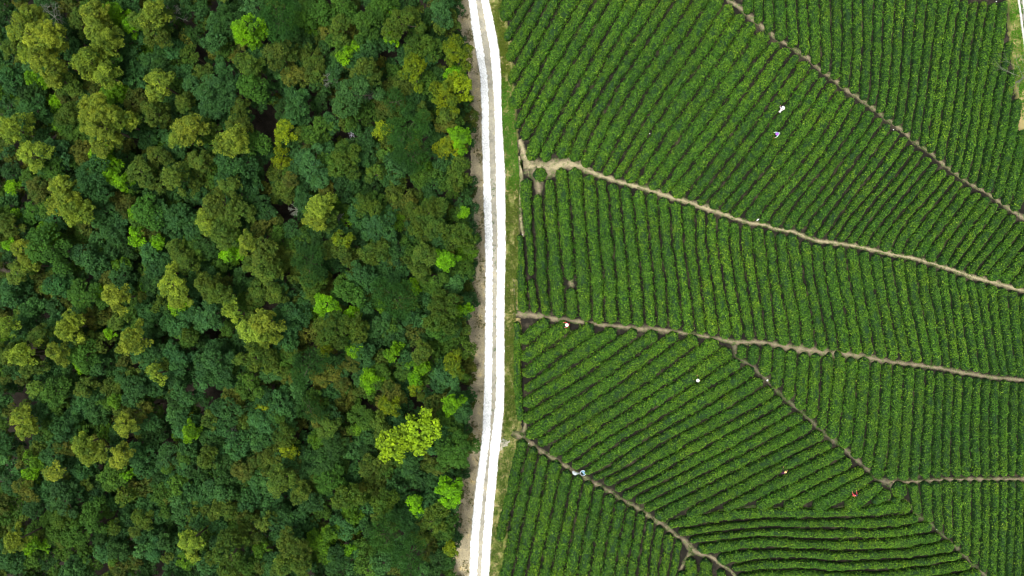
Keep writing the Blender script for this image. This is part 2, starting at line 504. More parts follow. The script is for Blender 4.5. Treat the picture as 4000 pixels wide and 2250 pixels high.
N_ = None
B1 = F((60, 200, 350, 500, 590, 620, 650, 750, 850, 920, 950, 1000),
       (1946, N_), (2004, 1913), (2053, 1970), (2111, 2033), (2161, 2089, 2002), (2231, 2146, 2070), (2289, 2208, 2115, 2035), (2348, 2266, 2177, 2091), (2412, 2330, 2247, 2155, 2112), (2474, 2386, 2305, 2206, 2167), (2540, 2449, 2355, 2268, 2227),
       (2598, 2505, 2408, 2324, 2283), (2664, 2571, 2466, 2377, N_, 2324), (2734, 2641, 2532, 2443, N_, 2377), (2800, 2711, 2600, 2501, N_, 2429), (2866, 2775, 2658, 2553, N_, 2479), (N_, 2837, 2732, 2619, N_, 2542),
       (N_, 2903, 2797, 2683, N_, 2600), (N_, N_, 2868, 2755, N_, 2664), (N_, N_, 2924, 2821, N_, 2724), (N_, N_, 2996, 2880, N_, 2790), (N_, N_, 3048, 2942, N_, 2852), (N_, N_, 3109, 2998, N_, N_, 2883),
       (N_, N_, 3167, 3058, N_, N_, 2949), (N_, N_, 3217, 3116, N_, N_, 3004), (N_, N_, 3272, 3177, N_, N_, 3060), (N_, N_, 3325, 3237, N_, N_, 3126, 3045), (N_, N_, N_, 3289, N_, N_, 3182, 3097, 3017), (N_, N_, N_, 3342, N_, N_, 3231, 3148, 3076),
       (N_, N_, N_, 3396, N_, N_, 3281, 3208, 3130), (N_, N_, N_, 3441, N_, N_, 3334, 3258, 3179), (N_, N_, N_, 3490, N_, N_, 3384, 3309, 3233, 3187), (N_, N_, N_, N_, N_, N_, 3437, 3355, 3282, 3233), (N_, N_, N_, N_, N_, N_, 3487, 3410, 3324, 3277),
       (N_, N_, N_, N_, N_, N_, 3536, 3452, 3374, 3321), (N_, N_, N_, N_, N_, N_, 3584, 3501, 3416, 3367), (N_, N_, N_, N_, N_, N_, 3635, 3551, 3467, 3414), (N_, N_, N_, N_, N_, N_, 3675, 3600, 3515, 3460), (N_, N_, N_, N_, N_, N_, N_, 3656, 3562, 3514, 3498, 3486),
       (N_, N_, N_, N_, N_, N_, N_, 3705, 3618, 3567, 3546, 3530), (N_, N_, N_, N_, N_, N_, N_, 3751, 3676, 3622, 3598, 3568), (N_, N_, N_, N_, N_, N_, N_, 3803, 3728, N_, 3652, 3622), (N_, N_, N_, N_, N_, N_, N_, 3854, 3780, N_, 3704, 3674),
       (N_, N_, N_, N_, N_, N_, N_, N_, 3834, N_, 3755, 3726), (N_, N_, N_, N_, N_, N_, N_, N_, 3883, N_, 3807, 3770), (N_, N_, N_, N_, N_, N_, N_, N_, 3937, N_, 3862, 3821), (N_, N_, N_, N_, N_, N_, N_, N_, 3990, N_, 3913, 3873),
       (N_, N_, N_, N_, N_, N_, N_, N_, 4042, N_, 3965, 3924), (N_, N_, N_, N_, N_, N_, N_, N_, 4095, N_, 4018, 3980), (N_, N_, N_, N_, N_, N_, N_, N_, 4150, N_, 4070, 4035), (N_, N_, N_, N_, N_, N_, N_, N_, 4205, N_, 4124, 4090), (N_, N_, N_, N_, N_, N_, N_, N_, 4260, N_, 4178, 4145), (N_, N_, N_, N_, N_, N_, N_, N_, 4315, N_, 4232, 4200))
B2 = F((40, 200, 350, 500, 650, 750),
       (2905, 2908), (2948, 2950), (2988, 2992), (3029, 3036), (3077, 3084), (3120, 3130), (3162, 3172), (3210, 3215, 3208), (3252, 3256, 3247), (3294, 3297, 3284), (3336, 3337, 3324), (3377, 3376, 3365), (3419, 3413, 3405), (3460, 3452, 3440), (3502, 3491, 3479),
       (3544, 3530, 3521, 3490), (3585, 3570, 3557, 3533), (3626, 3610, 3593, 3570), (3667, 3648, 3629, 3608), (3713, 3685, 3664, 3641), (3752, 3727, 3705, 3680), (3791, 3762, 3744, 3721, 3696), (3827, 3800, 3780, 3758, 3728), (3865, 3834, 3815, 3794, 3764),
       (3902, 3879, 3854, 3831, 3803), (3946, 3928, 3893, 3870, 3840, 3816), (N_, 3966, 3933, 3906, 3875, 3852), (N_, N_, 3970, 3946, 3912, 3889), (N_, N_, N_, 3990, 3957, 3930), (N_, N_, N_, 4032, 4003, 3974), (N_, N_, N_, 4076, 4047, 4018))
B3 = F((740, 800, 950, 1000, 1100, 1220, 1250, 1350),
       (1990, 1994, 2018, 2019, 2014, 2020), (2028, 2033, 2052, N_, 2058, 2068), (2082, 2080, 2090, N_, 2094, 2112), (2125, 2123, 2137, N_, 2142, 2155), (2172, 2177, 2188, N_, 2206, 2211), (2224, 2229, 2243, N_, 2250, 2262), (N_, 2285, 2296, N_, 2309, 2314), (N_, 2336, 2346, N_, 2361, 2363),
       (N_, 2382, 2397, N_, 2410, 2417), (N_, 2428, 2444, N_, 2460, 2469), (N_, 2477, 2494, N_, 2510, 2520), (N_, 2526, 2541, N_, 2559, 2567), (N_, 2574, 2585, N_, 2604, 2613), (N_, 2619, 2631, N_, 2654, 2664), (N_, 2668, 2675, N_, 2696, 2710), (N_, 2720, 2722, N_, 2741, 2755),
       (N_, N_, 2763, N_, 2786, 2804), (N_, N_, 2806, N_, 2831, 2852), (N_, N_, 2853, N_, 2875, 2897), (N_, N_, 2897, N_, 2922, 2942), (N_, N_, 2944, N_, 2963, 2984, N_, 3002), (N_, N_, 2992, 3000, 3011, N_, 3029, 3046), (N_, N_, N_, 3042, 3052, N_, 3081, 3098),
       (N_, N_, N_, 3088, 3102, N_, 3130, 3140), (N_, N_, N_, 3136, 3151, N_, 3180, 3194), (N_, N_, N_, 3180, 3190, N_, 3224, 3239), (N_, N_, N_, 3224, 3235, N_, 3264, 3281), (N_, N_, N_, 3271, 3283, N_, 3314, 3328), (N_, N_, N_, 3316, 3326, N_, 3359, 3375), (N_, N_, N_, 3361, 3375, N_, 3404, 3420),
       (N_, N_, N_, 3406, 3420, N_, 3450, 3466), (N_, N_, N_, 3451, 3461, N_, 3493, 3513), (N_, N_, N_, 3491, 3505, N_, 3534, 3558), (N_, N_, N_, 3540, 3545, N_, 3578, 3600), (N_, N_, N_, 3582, 3592, N_, 3621, 3639), (N_, N_, N_, N_, 3635, N_, 3666, 3681), (N_, N_, N_, N_, 3674, N_, 3701, 3714),
       (N_, N_, N_, N_, 3713, N_, 3735, 3749), (N_, N_, N_, N_, 3745, N_, 3771, 3786), (N_, N_, N_, N_, 3783, N_, 3809, 3823), (N_, N_, N_, N_, 3821, N_, 3844, 3860), (N_, N_, N_, N_, 3860, N_, 3878, 3895), (N_, N_, N_, N_, 3902, N_, 3914, 3929), (N_, N_, N_, N_, 3945, N_, 3954, 3967),
       (N_, N_, N_, N_, 3986, N_, 3994, 4005), (N_, N_, N_, N_, 4026, N_, 4034, 4044))
B4 = F((1310, 1350, 1420, 1470, 1540, 1600, 1730, 1830, 1850, 1950),
       (2030, 1982), (2110, 2062), (2212, 2161, 2065), (2316, 2254, N_, 2096), (N_, 2364, N_, 2185, 2064), (N_, 2450, N_, 2288, N_, 2076), (N_, 2543, N_, 2378, N_, 2172), (N_, 2628, N_, 2466, N_, 2274), (N_, 2725, N_, 2570, N_, 2367, 2172), (N_, 2836, N_, 2663, N_, 2457, 2266),
       (N_, N_, N_, 2766, N_, 2560, 2347), (N_, N_, N_, 2855, N_, 2646, 2428, 2285), (N_, N_, N_, 2958, N_, 2742, 2512, 2367), (N_, N_, N_, N_, N_, 2841, 2600, 2446), (N_, N_, N_, N_, N_, 2944, 2704, 2526, 2498), (N_, N_, N_, N_, N_, 3034, 2794, N_, 2582), (N_, N_, N_, N_, N_, 3130, 2900, N_, 2668),
       (N_, N_, N_, N_, N_, N_, 2998, N_, 2764, 2566), (N_, N_, N_, N_, N_, N_, 3101, N_, 2860, 2662), (N_, N_, N_, N_, N_, N_, 3209, N_, 2963, 2772), (N_, N_, N_, N_, N_, N_, 3306, N_, 3070, 2875), (N_, N_, N_, N_, N_, N_, N_, N_, 3186, 2975), (N_, N_, N_, N_, N_, N_, N_, N_, 3296, 3094),
       (N_, N_, N_, N_, N_, N_, N_, N_, 3396, 3204), (N_, N_, N_, N_, N_, N_, N_, N_, 3478, 3322), (N_, N_, N_, N_, N_, N_, N_, N_, 3530, 3424))
B5 = F((1380, 1440, 1550, 1700, 1830),
       (2880, 2872), (2926, 2922), (2975, 2969), (3024, 3021), (3074, 3071, 3058), (N_, 3119, 3112), (N_, 3167, 3160), (N_, 3215, 3209), (N_, 3263, 3250, 3234), (N_, 3311, 3304, 3285), (N_, 3357, 3352, 3340), (N_, 3408, 3400, 3388), (N_, 3451, 3446, 3434, 3415), (N_, 3495, 3489, 3483, 3469), (N_, 3539, 3534, 3527, 3516),
       (N_, 3582, 3579, 3570, 3560), (N_, 3625, 3620, 3611, 3601), (N_, 3660, 3658, 3651, 3644), (N_, 3697, 3694, 3689, 3683), (N_, 3739, 3731, 3723, 3723), (N_, 3773, 3768, 3759, 3762), (N_, 3812, 3805, 3797, 3802), (N_, 3846, 3839, 3834, 3839), (N_, N_, 3876, 3871, 3876), (N_, N_, 3911, 3907, 3910), (N_, N_, 3951, 3946, 3946), (N_, N_, 3987, 3985, 3979), (N_, N_, 4024, 4022, 4016))
B6 = F((1830, 2000, 2120, 2210),
       (1992, 1955, 1925, 1907), (2044, 2003, 1974, 1957), (2094, 2054, 2028, 2010), (2140, 2108, 2082, 2064), (2195, 2158, 2132, 2113), (N_, 2208, 2180, 2161), (N_, 2255, 2230, 2212), (N_, 2302, 2278, 2263), (N_, 2350, 2326, 2310), (N_, 2399, 2374, 2357), (N_, 2447, 2423, 2408), (N_, 2491, 2469, 2455), (N_, N_, 2511, 2497), (N_, N_, 2552, 2539), (N_, N_, 2594, 2580), (N_, N_, 2637, 2620), (N_, N_, 2676, 2658))
# level rows: (x, y)
B7 = [[(2606, 2044), (2657, 2020), (2760, 2006), (2880, 1990), (3000, 1983), (3300, 1985), (3400, 1978), (3480, 1962), (3560, 1950)],
      [(2600, 2080), (2660, 2068), (2760, 2052), (2880, 2038), (3000, 2029), (3300, 2028), (3430, 2023), (3559, 2008), (3620, 1996)],
      [(2640, 2112), (2720, 2095), (2760, 2087), (3000, 2064), (3206, 2069), (3412, 2070), (3529, 2061), (3604, 2043), (3680, 2024)],
      [(2680, 2138), (2745, 2126), (2880, 2110), (3000, 2101), (3206, 2111), (3440, 2109), (3560, 2097), (3640, 2086), (3720, 2066)],
      [(2740, 2176), (2792, 2167), (2900, 2153), (3000, 2146), (3206, 2152), (3300, 2156), (3440, 2153), (3560, 2144), (3690, 2115), (3760, 2098)],
      [(2790, 2222), (2854, 2209), (2930, 2197), (3000, 2189), (3124, 2187), (3288, 2198), (3440, 2193), (3584, 2184), (3721, 2163), (3800, 2146)],
      [(2830, 2252), (2880, 2244), (3000, 2230), (3172, 2229), (3261, 2237), (3446, 2234), (3673, 2211), (3776, 2187), (3850, 2168)],
      [(2830, 2290), (3000, 2272), (3172, 2272), (3300, 2280), (3560, 2266), (3690, 2252), (3790, 2232), (3860, 2212)],
      [(2830, 2332), (3000, 2315), (3300, 2322), (3560, 2308), (3690, 2292), (3790, 2274), (3880, 2252)]]
B8 = F((1940, 2080, 2200),
       (3500, 3560, 3560), (3560, 3590, 3600), (3605, 3622, 3630), (3648, 3660, 3670), (3689, 3697, 3700), (3729, 3732, 3728), (3767, 3767, 3760), (3805, 3803, 3799), (3842, 3841, 3835), (3877, 3876, 3869), (3911, 3909, 3903), (3945, 3942, 3936), (3977, 3973, 3967), (4010, 4006, 4000), (4044, 4040, 4034))

xy = lambda path: [(a, b) for a, b, _ in path]
pB = [p for p in xy(PATH_B) if p[0] > 2320]
P1 = [(1940, -80), (1966, 60), (1983, 200), (1996, 350), (2006, 440), (2012, 495), (2044, 512), (2050, 560), (2016, 603), (2022, 652), (2062, 656), (2085, 612), (2108, 622), (2160, 626), (2172, 608), (2225, 610), (2232, 622), (2275, 628), (2292, 662)] + pB + xy(PATH_A)[::-1]
P2 = xy(PATH_A) + [(4080, 560), (4002, 500), (3994, 440), (3978, 330), (3966, 240), (3950, 150), (3942, 20), (3925, -6), (3905, 12), (3760, -6), (3735, -80)]
P3 = [(2030, 698), (2085, 702), (2092, 762), (2118, 762), (2127, 700), (2172, 697), (2177, 660), (2275, 655), (2300, 668)] + pB + [(4300, 1250), (4300, 1490)] + [p for p in xy(PATH_C)[::-1] if p[0] > 2100] + [(2060, 1216), (2022, 1212), (2010, 1150), (2010, 1050), (2020, 918), (2041, 912), (2033, 800)]
P4 = [(2040, 1236)] + [p for p in xy(PATH_C) if 2060 < p[0] < 2870] + xy(PATH_D) + [(3487, 1914), (3486, 1940), (3466, 1966)] + [(p[0], p[1] + 5) for p in xy(PATH_H)[::-1] if p[0] < 3460] + [p for p in xy(PATH_G)[::-1] if 2040 < p[0] < 2600] + [(2052, 1690), (2056, 1620), (2044, 1500), (2040, 1380), (2036, 1300)]
P5 = xy(PATH_D) + xy(PATH_E) + [(4300, 1250), (4300, 1490)] + [p for p in xy(PATH_C)[::-1] if p[0] > 2875]
P6 = [(2012, 1722)] + [p for p in xy(PATH_G) if 2030 < p[0] < 2700] + [(2680, 2186), (2660, 2220), (2640, 2330), (1950, 2330), (1958, 2210), (1948, 2080), (1962, 2000), (1988, 1830)]
P7 = [(p[0], p[1] + 4) for p in xy(PATH_H)] + [p for p in xy(PATH_F) if p[1] > 1945] + [(3900, 2330), (2900, 2330)] + [p for p in xy(PATH_G)[::-1] if p[0] > 2605]
P8 = xy(PATH_F) + [(3930, 2330), (4080, 2330), (4080, 1872)] + xy(PATH_E)[::-1]


def in_poly(x, y, poly):
    p = np.array(poly, float)
    inside = np.zeros(len(x), bool)
    j = len(p) - 1
    for i in range(len(p)):
        xi, yi = p[i]; xj, yj = p[j]
        c = ((yi > y) != (yj > y)) & (x < (xj - xi) * (y - yi) / (yj - yi + 1e-12) + xi)
        inside ^= c
        j = i
    return inside


def dist_line(x, y, pts):
    best = np.full(len(x), 1e9)
    for (ax, ay), (bx, by) in zip(pts[:-1], pts[1:]):
        dx, dy = bx - ax, by - ay
        t = np.clip(((x - ax) * dx + (y - ay) * dy) / (dx * dx + dy * dy + 1e-9), 0, 1)
        best = np.minimum(best, np.hypot(x - ax - t * dx, y - ay - t * dy))
    return best


def furrow_eval(fs, i, t):
    p = fs[i]
    a, b = p[0][0], p[-1][0]
    if a <= t <= b:
        return float(np.interp(t, [q[0] for q in p], [q[1] for q in p]))
    tc = min(max(t, a), b)
    best = None
    for k in range(1, 7):
        for j in (i + k, i - k):
            if 0 <= j < len(fs) and fs[j][0][0] <= t <= fs[j][-1][0] and fs[j][0][0] - 40 <= tc <= fs[j][-1][0] + 40:
                q = fs[j]
                xs = [r[0] for r in q]; ys = [r[1] for r in q]
                xj = float(np.interp(t, xs, ys))
                xjc = float(np.interp(tc, xs, ys))
                return xj + float(np.interp(tc, [r[0] for r in p], [r[1] for r in p])) - xjc
    if len(p) == 1:
        return p[0][1]
    if t < a:
        (t0, x0), (t1, x1) = p[0], p[1]
    else:
        (t0, x0), (t1, x1) = p[-1], p[-2]
    return x0 + (x1 - x0) * (t - t0) / (t1 - t0)


TEA_Z = 0.92
HEDGES = []          # (block, row, piece, centre points, widths)


def block_rows(name, fs, poly, t0, t1, level=False, breaks=()):
    ts = np.arange(t0, t1 + 1, 6.0)
    lines = []
    for i in range(len(fs)):
        v = np.array([furrow_eval(fs, i, t) for t in ts])
        k = np.ones(7) / 7
        v = np.convolve(np.r_[np.full(3, v[0]), v, np.full(3, v[-1])], k, 'valid')
        lines.append(v)
    for i in range(len(fs) - 1):
        a, b = lines[i], lines[i + 1]
        c = (a + b) / 2
        w = np.abs(b - a)
        px, py = (ts, c) if level else (c, ts)
        ok = in_poly(px, py, poly) & (w > 14)
        for _, pts, _m, cl in PATHS:
            if cl:
                ok &= dist_line(px, py, [(q[0], q[1]) for q in pts]) > cl
        for r, y0, y1 in breaks:
            if r == i:
                ok &= ~((ts > y0) & (ts < y1))
        # runs
        idx = np.flatnonzero(ok)
        if not len(idx):
            continue
        runs = np.split(idx, np.flatnonzero(np.diff(idx) > 1) + 1)
        piece = 0
        for r in runs:
            if len(r) < 2:
                continue
            X, Y = px[r], py[r]
            L = np.hypot(np.diff(X), np.diff(Y)).sum()
            if L < 26:
                continue
            sl = np.gradient(c[r], ts[r]) if len(r) > 1 else np.zeros(1)
            wid = w[r] / np.sqrt(1 + sl ** 2)
            vis = (X > -10) & (X < 4030) & (Y > -30) & (Y < 2285)
            if not vis.any():
                continue
            HEDGES.append((name, i, piece, np.stack([X, Y, wid], 1)))
            piece += 1


block_rows('B1', B1, P1, -60, 1120)
block_rows('B2', B2, P2, -60, 900)
block_rows('B3', B3, P3, 650, 1480, breaks=((1, 1074, 1090), (4, 1088, 1128)))
block_rows('B4', B4, P4, 1225, 2050)
block_rows('B5', B5, P5, 1330, 1880)
block_rows('B6', B6, P6, 1710, 2300)
block_rows('B7', B7, P7, 2600, 3880, level=True)
block_rows('B8', B8, P8, 1880, 2300)
MANUAL = [  # single clipped bushes and short hedges: points (x, y, width), label
    ([(2093, 679, 62), (2123, 679, 62)], 'single round clipped tea bush in the bare junction of the middle footpath'),
    ([(2022, 1262, 30), (2021, 1400, 32), (2022, 1500, 32), (2034, 1640, 30)], 'narrow tea hedge running along the grassy verge of the white road'),
    ([(2702, 2192, 44), (2703, 2230, 46), (2700, 2290, 46)], 'short upright tea hedge with a round head below the bottom fork of the footpath'),
    ([(2760, 2194, 44), (2762, 2240, 46), (2764, 2290, 46)], 'second short upright tea hedge below the bottom fork, beside the level rows'),
    ([(2822, 2236, 40), (2826, 2290, 42)], 'stubby tea hedge under the end of the lowest level row'),
    ([(2668, 2244, 30), (2660, 2290, 34)], 'thin tea hedge squeezed against the left prong of the bottom fork'),
    ([(3498, 1957, 36), (3516, 1957, 36)], 'small round tea bush at the pointed end of the fan block'),
    ([(3424, 1964, 34), (3450, 1948, 36), (3474, 1926, 34)], 'last short slanting hedge tucked into the pointed corner of the fan block'),
    ([(3243, 1386, 20), (3249, 1386, 20)], 'tiny round tea bush standing on the lower footpath'),
    ([(3275, 1384, 32), (3285, 1384, 34)], 'little tea bush beside the tiny one on the lower footpath'),
]

# ------------------------------------------------------------------ hedge geometry
PROF_U = np.array([-1.0, -0.96, -0.86, -0.66, -0.36, 0.0, 0.36, 0.66, 0.86, 0.96, 1.0])


def prof(u):
    return np.power(np.clip(1 - np.abs(u) ** 3.4, 0, 1), 0.60)


def hedge_mesh(name, line, rng, gapf=0.13, seed=0):
    p = resample(line, 7.0)
    if len(p) < 5:
        p = resample(line, max(2.0, np.hypot(line[-1, 0] - line[0, 0], line[-1, 1] - line[0, 1]) / 6))
    k = S * (H - TEA_Z) / H
    X = (p[:, 0] - 2000) * k
    Y = (1125 - p[:, 1]) * k
    hw = (p[:, 2] - (np.clip(7.0 + 0.42 * (47 - p[:, 2]), 5.5, 11.0) if gapf > 0.1 else 0.0)) / 2 * k
    i = np.arange(len(p))
    hw = hw * (0.84 + 0.26 * vnoise(i * 0.30, seed * 3.7 + 0 * i)) * (0.88 + 0.24 * vnoise(i * 0.9, seed * 1.7 + 40 + 0 * i))
    d = np.gradient(np.stack([X, Y], 1), axis=0)
    d /= np.linalg.norm(d, axis=1, keepdims=True) + 1e-9
    n = np.stack([-d[:, 1], d[:, 0]], 1)
    off = (vnoise(i * 0.35, seed * 5.1 + 11 + 0 * i) - 0.5) * 0.20
    X = X + n[:, 0] * off
    Y = Y + n[:, 1] * off
    # rounded ends, reaching a little past the last points
    ext = hw[0] * 0.45, hw[-1] * 0.45
    X = np.r_[X[0] - d[0, 0] * ext[0], X, X[-1] + d[-1, 0] * ext[1]]
    Y = np.r_[Y[0] - d[0, 1] * ext[0], Y, Y[-1] + d[-1, 1] * ext[1]]
    hw = np.r_[hw[0], hw, hw[-1]]
    n = np.r_[n[:1], n, n[-1:]]
    s = np.r_[0, np.cumsum(np.hypot(np.diff(X), np.diff(Y)))]
    L = s[-1]
    hw0 = hw.copy()
    e = np.minimum(s, L - s)
    R = np.minimum(hw0 * 0.95, L * 0.5)
    tap = np.sqrt(np.clip(1 - (1 - np.clip(e / R, 0, 1)) ** 2, 0.0, 1))
    hw = hw0 * np.maximum(tap, 0.12)
    ht = TEA_Z * (0.55 + 0.45 * tap) * (0.92 + 0.16 * vnoise(s * 0.9, seed * 2.3 + 0 * s))
    # core
    core_v = []
    for u in PROF_U:
        z = (ht - 0.06) * (0.12 + 0.88 * prof(u))
        if abs(u) == 1.0:
            z = np.zeros_like(s)
        core_v.append(np.stack([X + n[:, 0] * u * hw * 0.90, Y + n[:, 1] * u * hw * 0.90, z], 1))
    core_v = np.stack(core_v, 1)
    m, c = core_v.shape[:2]
    V = core_v.reshape(-1, 3)
    a = (np.arange(m - 1)[:, None] * c + np.arange(c - 1)[None]).ravel()
    Q = np.stack([a, a + 1, a + c + 1, a + c], 1)
    # leaves
    area = float((hw[:-1] * 2 * np.diff(s)).sum()) * 1.15
    N = int(area * 118)
    w = np.r_[0, np.cumsum(hw[:-1] * np.diff(s))]
    t = np.interp(rng.random(N) * w[-1], w, s)
    u = np.sin((rng.random(N) - 0.5) * PI * 0.98)
    flat = rng.random(N) < 0.62
    u = np.where(flat, (rng.random(N) * 2 - 1) * 0.97, u)
    gi = lambda arr: np.interp(t, s, arr)
    cx, cy, nx, ny, w_, h_ = gi(X), gi(Y), gi(n[:, 0]), gi(n[:, 1]), gi(hw), gi(ht)
    z = h_ * (0.12 + 0.88 * prof(u))
    rag = 1 + 0.16 * (vnoise(t * 3.3 + seed * 7, np.sign(u) * 9.5 + 20) - 0.5) * np.abs(u)
    out = 1 + np.clip(np.abs(u) - 0.7, 0, 0.3) * rng.normal(size=N) * 0.45
    lx = cx + nx * u * w_ * rag * out; ly = cy + ny * u * w_ * rag * out
    b1 = vnoise(lx * 1.5 + 50, ly * 1.5 + 50) - 0.5       # bushes along the row
    b2 = vnoise(lx * 4.2, ly * 4.2) - 0.5
    z = np.maximum(z + (b1 * 0.22 + b2 * 0.20) * np.clip(z / 0.4, 0, 1) + rng.normal(size=N) * 0.035, 0.04)
    slope = np.sign(u) * np.clip(np.abs(u), 0, 1) ** 2.6 * 1.5
    nn = np.stack([nx * slope, ny * slope, np.ones(N)], 1)
    nn = unit(unit(nn) + rng.normal(size=(N, 3)) * 0.55)
    sz = 0.072 + 0.05 * rng.random(N)
    lv, lq = leaf_quads(np.stack([lx, ly, z], 1), nn, sz * 1.25, sz * 0.62, rng)
    tint = np.clip(0.42 + 0.22 * rng.normal(size=N) + 0.26 * b1 + 0.30 * b2 + 0.22 * (vnoise(lx * 8 + 9, ly * 8 + 5) - 0.5), 0, 1)
    tint = np.repeat(tint, 4)
    V2 = np.r_[V, lv]
    Q2 = np.r_[Q, lq + len(V)]
    T = np.r_[np.zeros(len(V)), tint]
    mi = np.r_[np.ones(len(Q), int), np.zeros(len(lq), int)]
    org = np.array([V[:, 0].mean(), V[:, 1].mean(), 0.0])
    return make_mesh(name, V2 - org, Q2, [M['tea'], M['tea_core']], tint=T, mat_idx=mi), org


ONES = ['', 'first', 'second', 'third', 'fourth', 'fifth', 'sixth', 'seventh', 'eighth', 'ninth', 'tenth', 'eleventh', 'twelfth', 'thirteenth', 'fourteenth', 'fifteenth', 'sixteenth', 'seventeenth', 'eighteenth', 'nineteenth']
TENS = {2: ('twenty', 'twentieth'), 3: ('thirty', 'thirtieth'), 4: ('forty', 'fortieth'), 5: ('fifty', 'fiftieth')}


def ordinal(n):
    if n < 20:
        return ONES[n]
    a, b = divmod(n, 10)
    return TENS[a][1] if b == 0 else TENS[a][0] + '-' + ONES[b]


BLOCK_LABEL = {
    'B1': 'slanting tea hedge between upper and middle footpaths, {} row from the white road',
    'B2': 'upright tea hedge beyond the upper footpath, {} row from its top end',
    'B3': 'tea hedge between middle and lower footpaths, {} row from the white road',
    'B4': 'slanting tea hedge in the fan below the lower footpath, {} row from its upper corner',
    'B5': 'upright tea hedge between lower footpath and short right path, {} from the path junction',
    'B6': 'upright tea hedge below the tub, {} row from the white road',
    'B7': 'level tea hedge in the bottom block, {} row from the top',
    'B8': 'upright tea hedge in the bottom corner, {} row from the winding footpath'}


def build_hedges():
    rng = np.random.default_rng(5)
    counts = {}
    pieces = {}
    for b, r, pc, _ in HEDGES:
        pieces[(b, r)] = pieces.get((b, r), 0) + 1
    order = {}
    for k, (b, r, pc, line) in enumerate(HEDGES):
        if (b, r) not in order:
            counts[b] = counts.get(b, 0) + 1
            order[(b, r)] = counts[b]
        me, org = hedge_mesh('tea_hedge', line, rng, seed=k + 1)
        o = link('tea_hedge', me, loc=org)
        lab = BLOCK_LABEL[b].format(ordinal(order[(b, r)]))
        if pieces[(b, r)] > 1:
            if pc == 0:
                lab = 'upper piece: ' + lab
            elif pc == pieces[(b, r)] - 1:
                lab = 'lower piece: ' + lab
            else:
                lab = 'middle piece: ' + lab
        tag(o, lab, 'hedge', 'rows of clipped tea hedges')
    for k, (pts, lab) in enumerate(MANUAL):
        me, org = hedge_mesh('tea_hedge', np.array(pts, float), rng, gapf=0.05, seed=500 + k)
        o = link('tea_hedge', me, loc=org)
        if len(pts) == 2 and abs(pts[0][0] - pts[1][0]) < 32:
            o.name = 'tea_bush'
        tag(o, lab, 'hedge' if 'hedge' in lab else 'bush', 'rows of clipped tea hedges')
    print('HEDGES', len(HEDGES) + len(MANUAL), counts)


build_hedges()

# ------------------------------------------------------------------ trees
# photo colours of the crowns, as albedo
def alb(r, g, b, gain=0.56):
    return tuple(c * gain for c in lin(r, g, b))


CLASS = {  # colour, style, crown height ratio, extra height
    'Y': (alb(154, 176, 56), 'clumpy', 1.30, 3.2, 'yellow-green', 'clumpy'),
    'O': (alb(104, 128, 46), 'clumpy', 1.20, 2.0, 'olive', 'clumpy'),
    'L': (alb(130, 192, 16), 'clumpy', 0.95, 1.6, 'bright lime', 'leafy'),
    'K': (alb(138, 158, 22), 'fine', 0.95, 1.6, 'mustard', 'leafy'),
    'T': (alb(72, 120, 68), 'fine', 0.95, 0.8, 'blue-green', 'fine'),
    'G': (alb(80, 124, 44), 'fine', 0.95, 1.0, 'mid-green', 'fine'),
    'D': (alb(58, 94, 44), 'fine', 0.95, 0.2, 'dark green', 'fine'),
    'B': (alb(88, 112, 34), 'fine', 1.0, 1.6, 'brown-olive', 'round'),
    'P': (alb(60, 108, 46), 'pine', 0.55, 3.0, 'deep green', 'pine'),
    'A': (alb(170, 210, 40), 'bigleaf', 0.6, 2.6, 'pale lime', 'broad'),
    'X': (alb(104, 108, 92), 'bare', 0.7, 1.0, 'grey', 'leafless'),
}
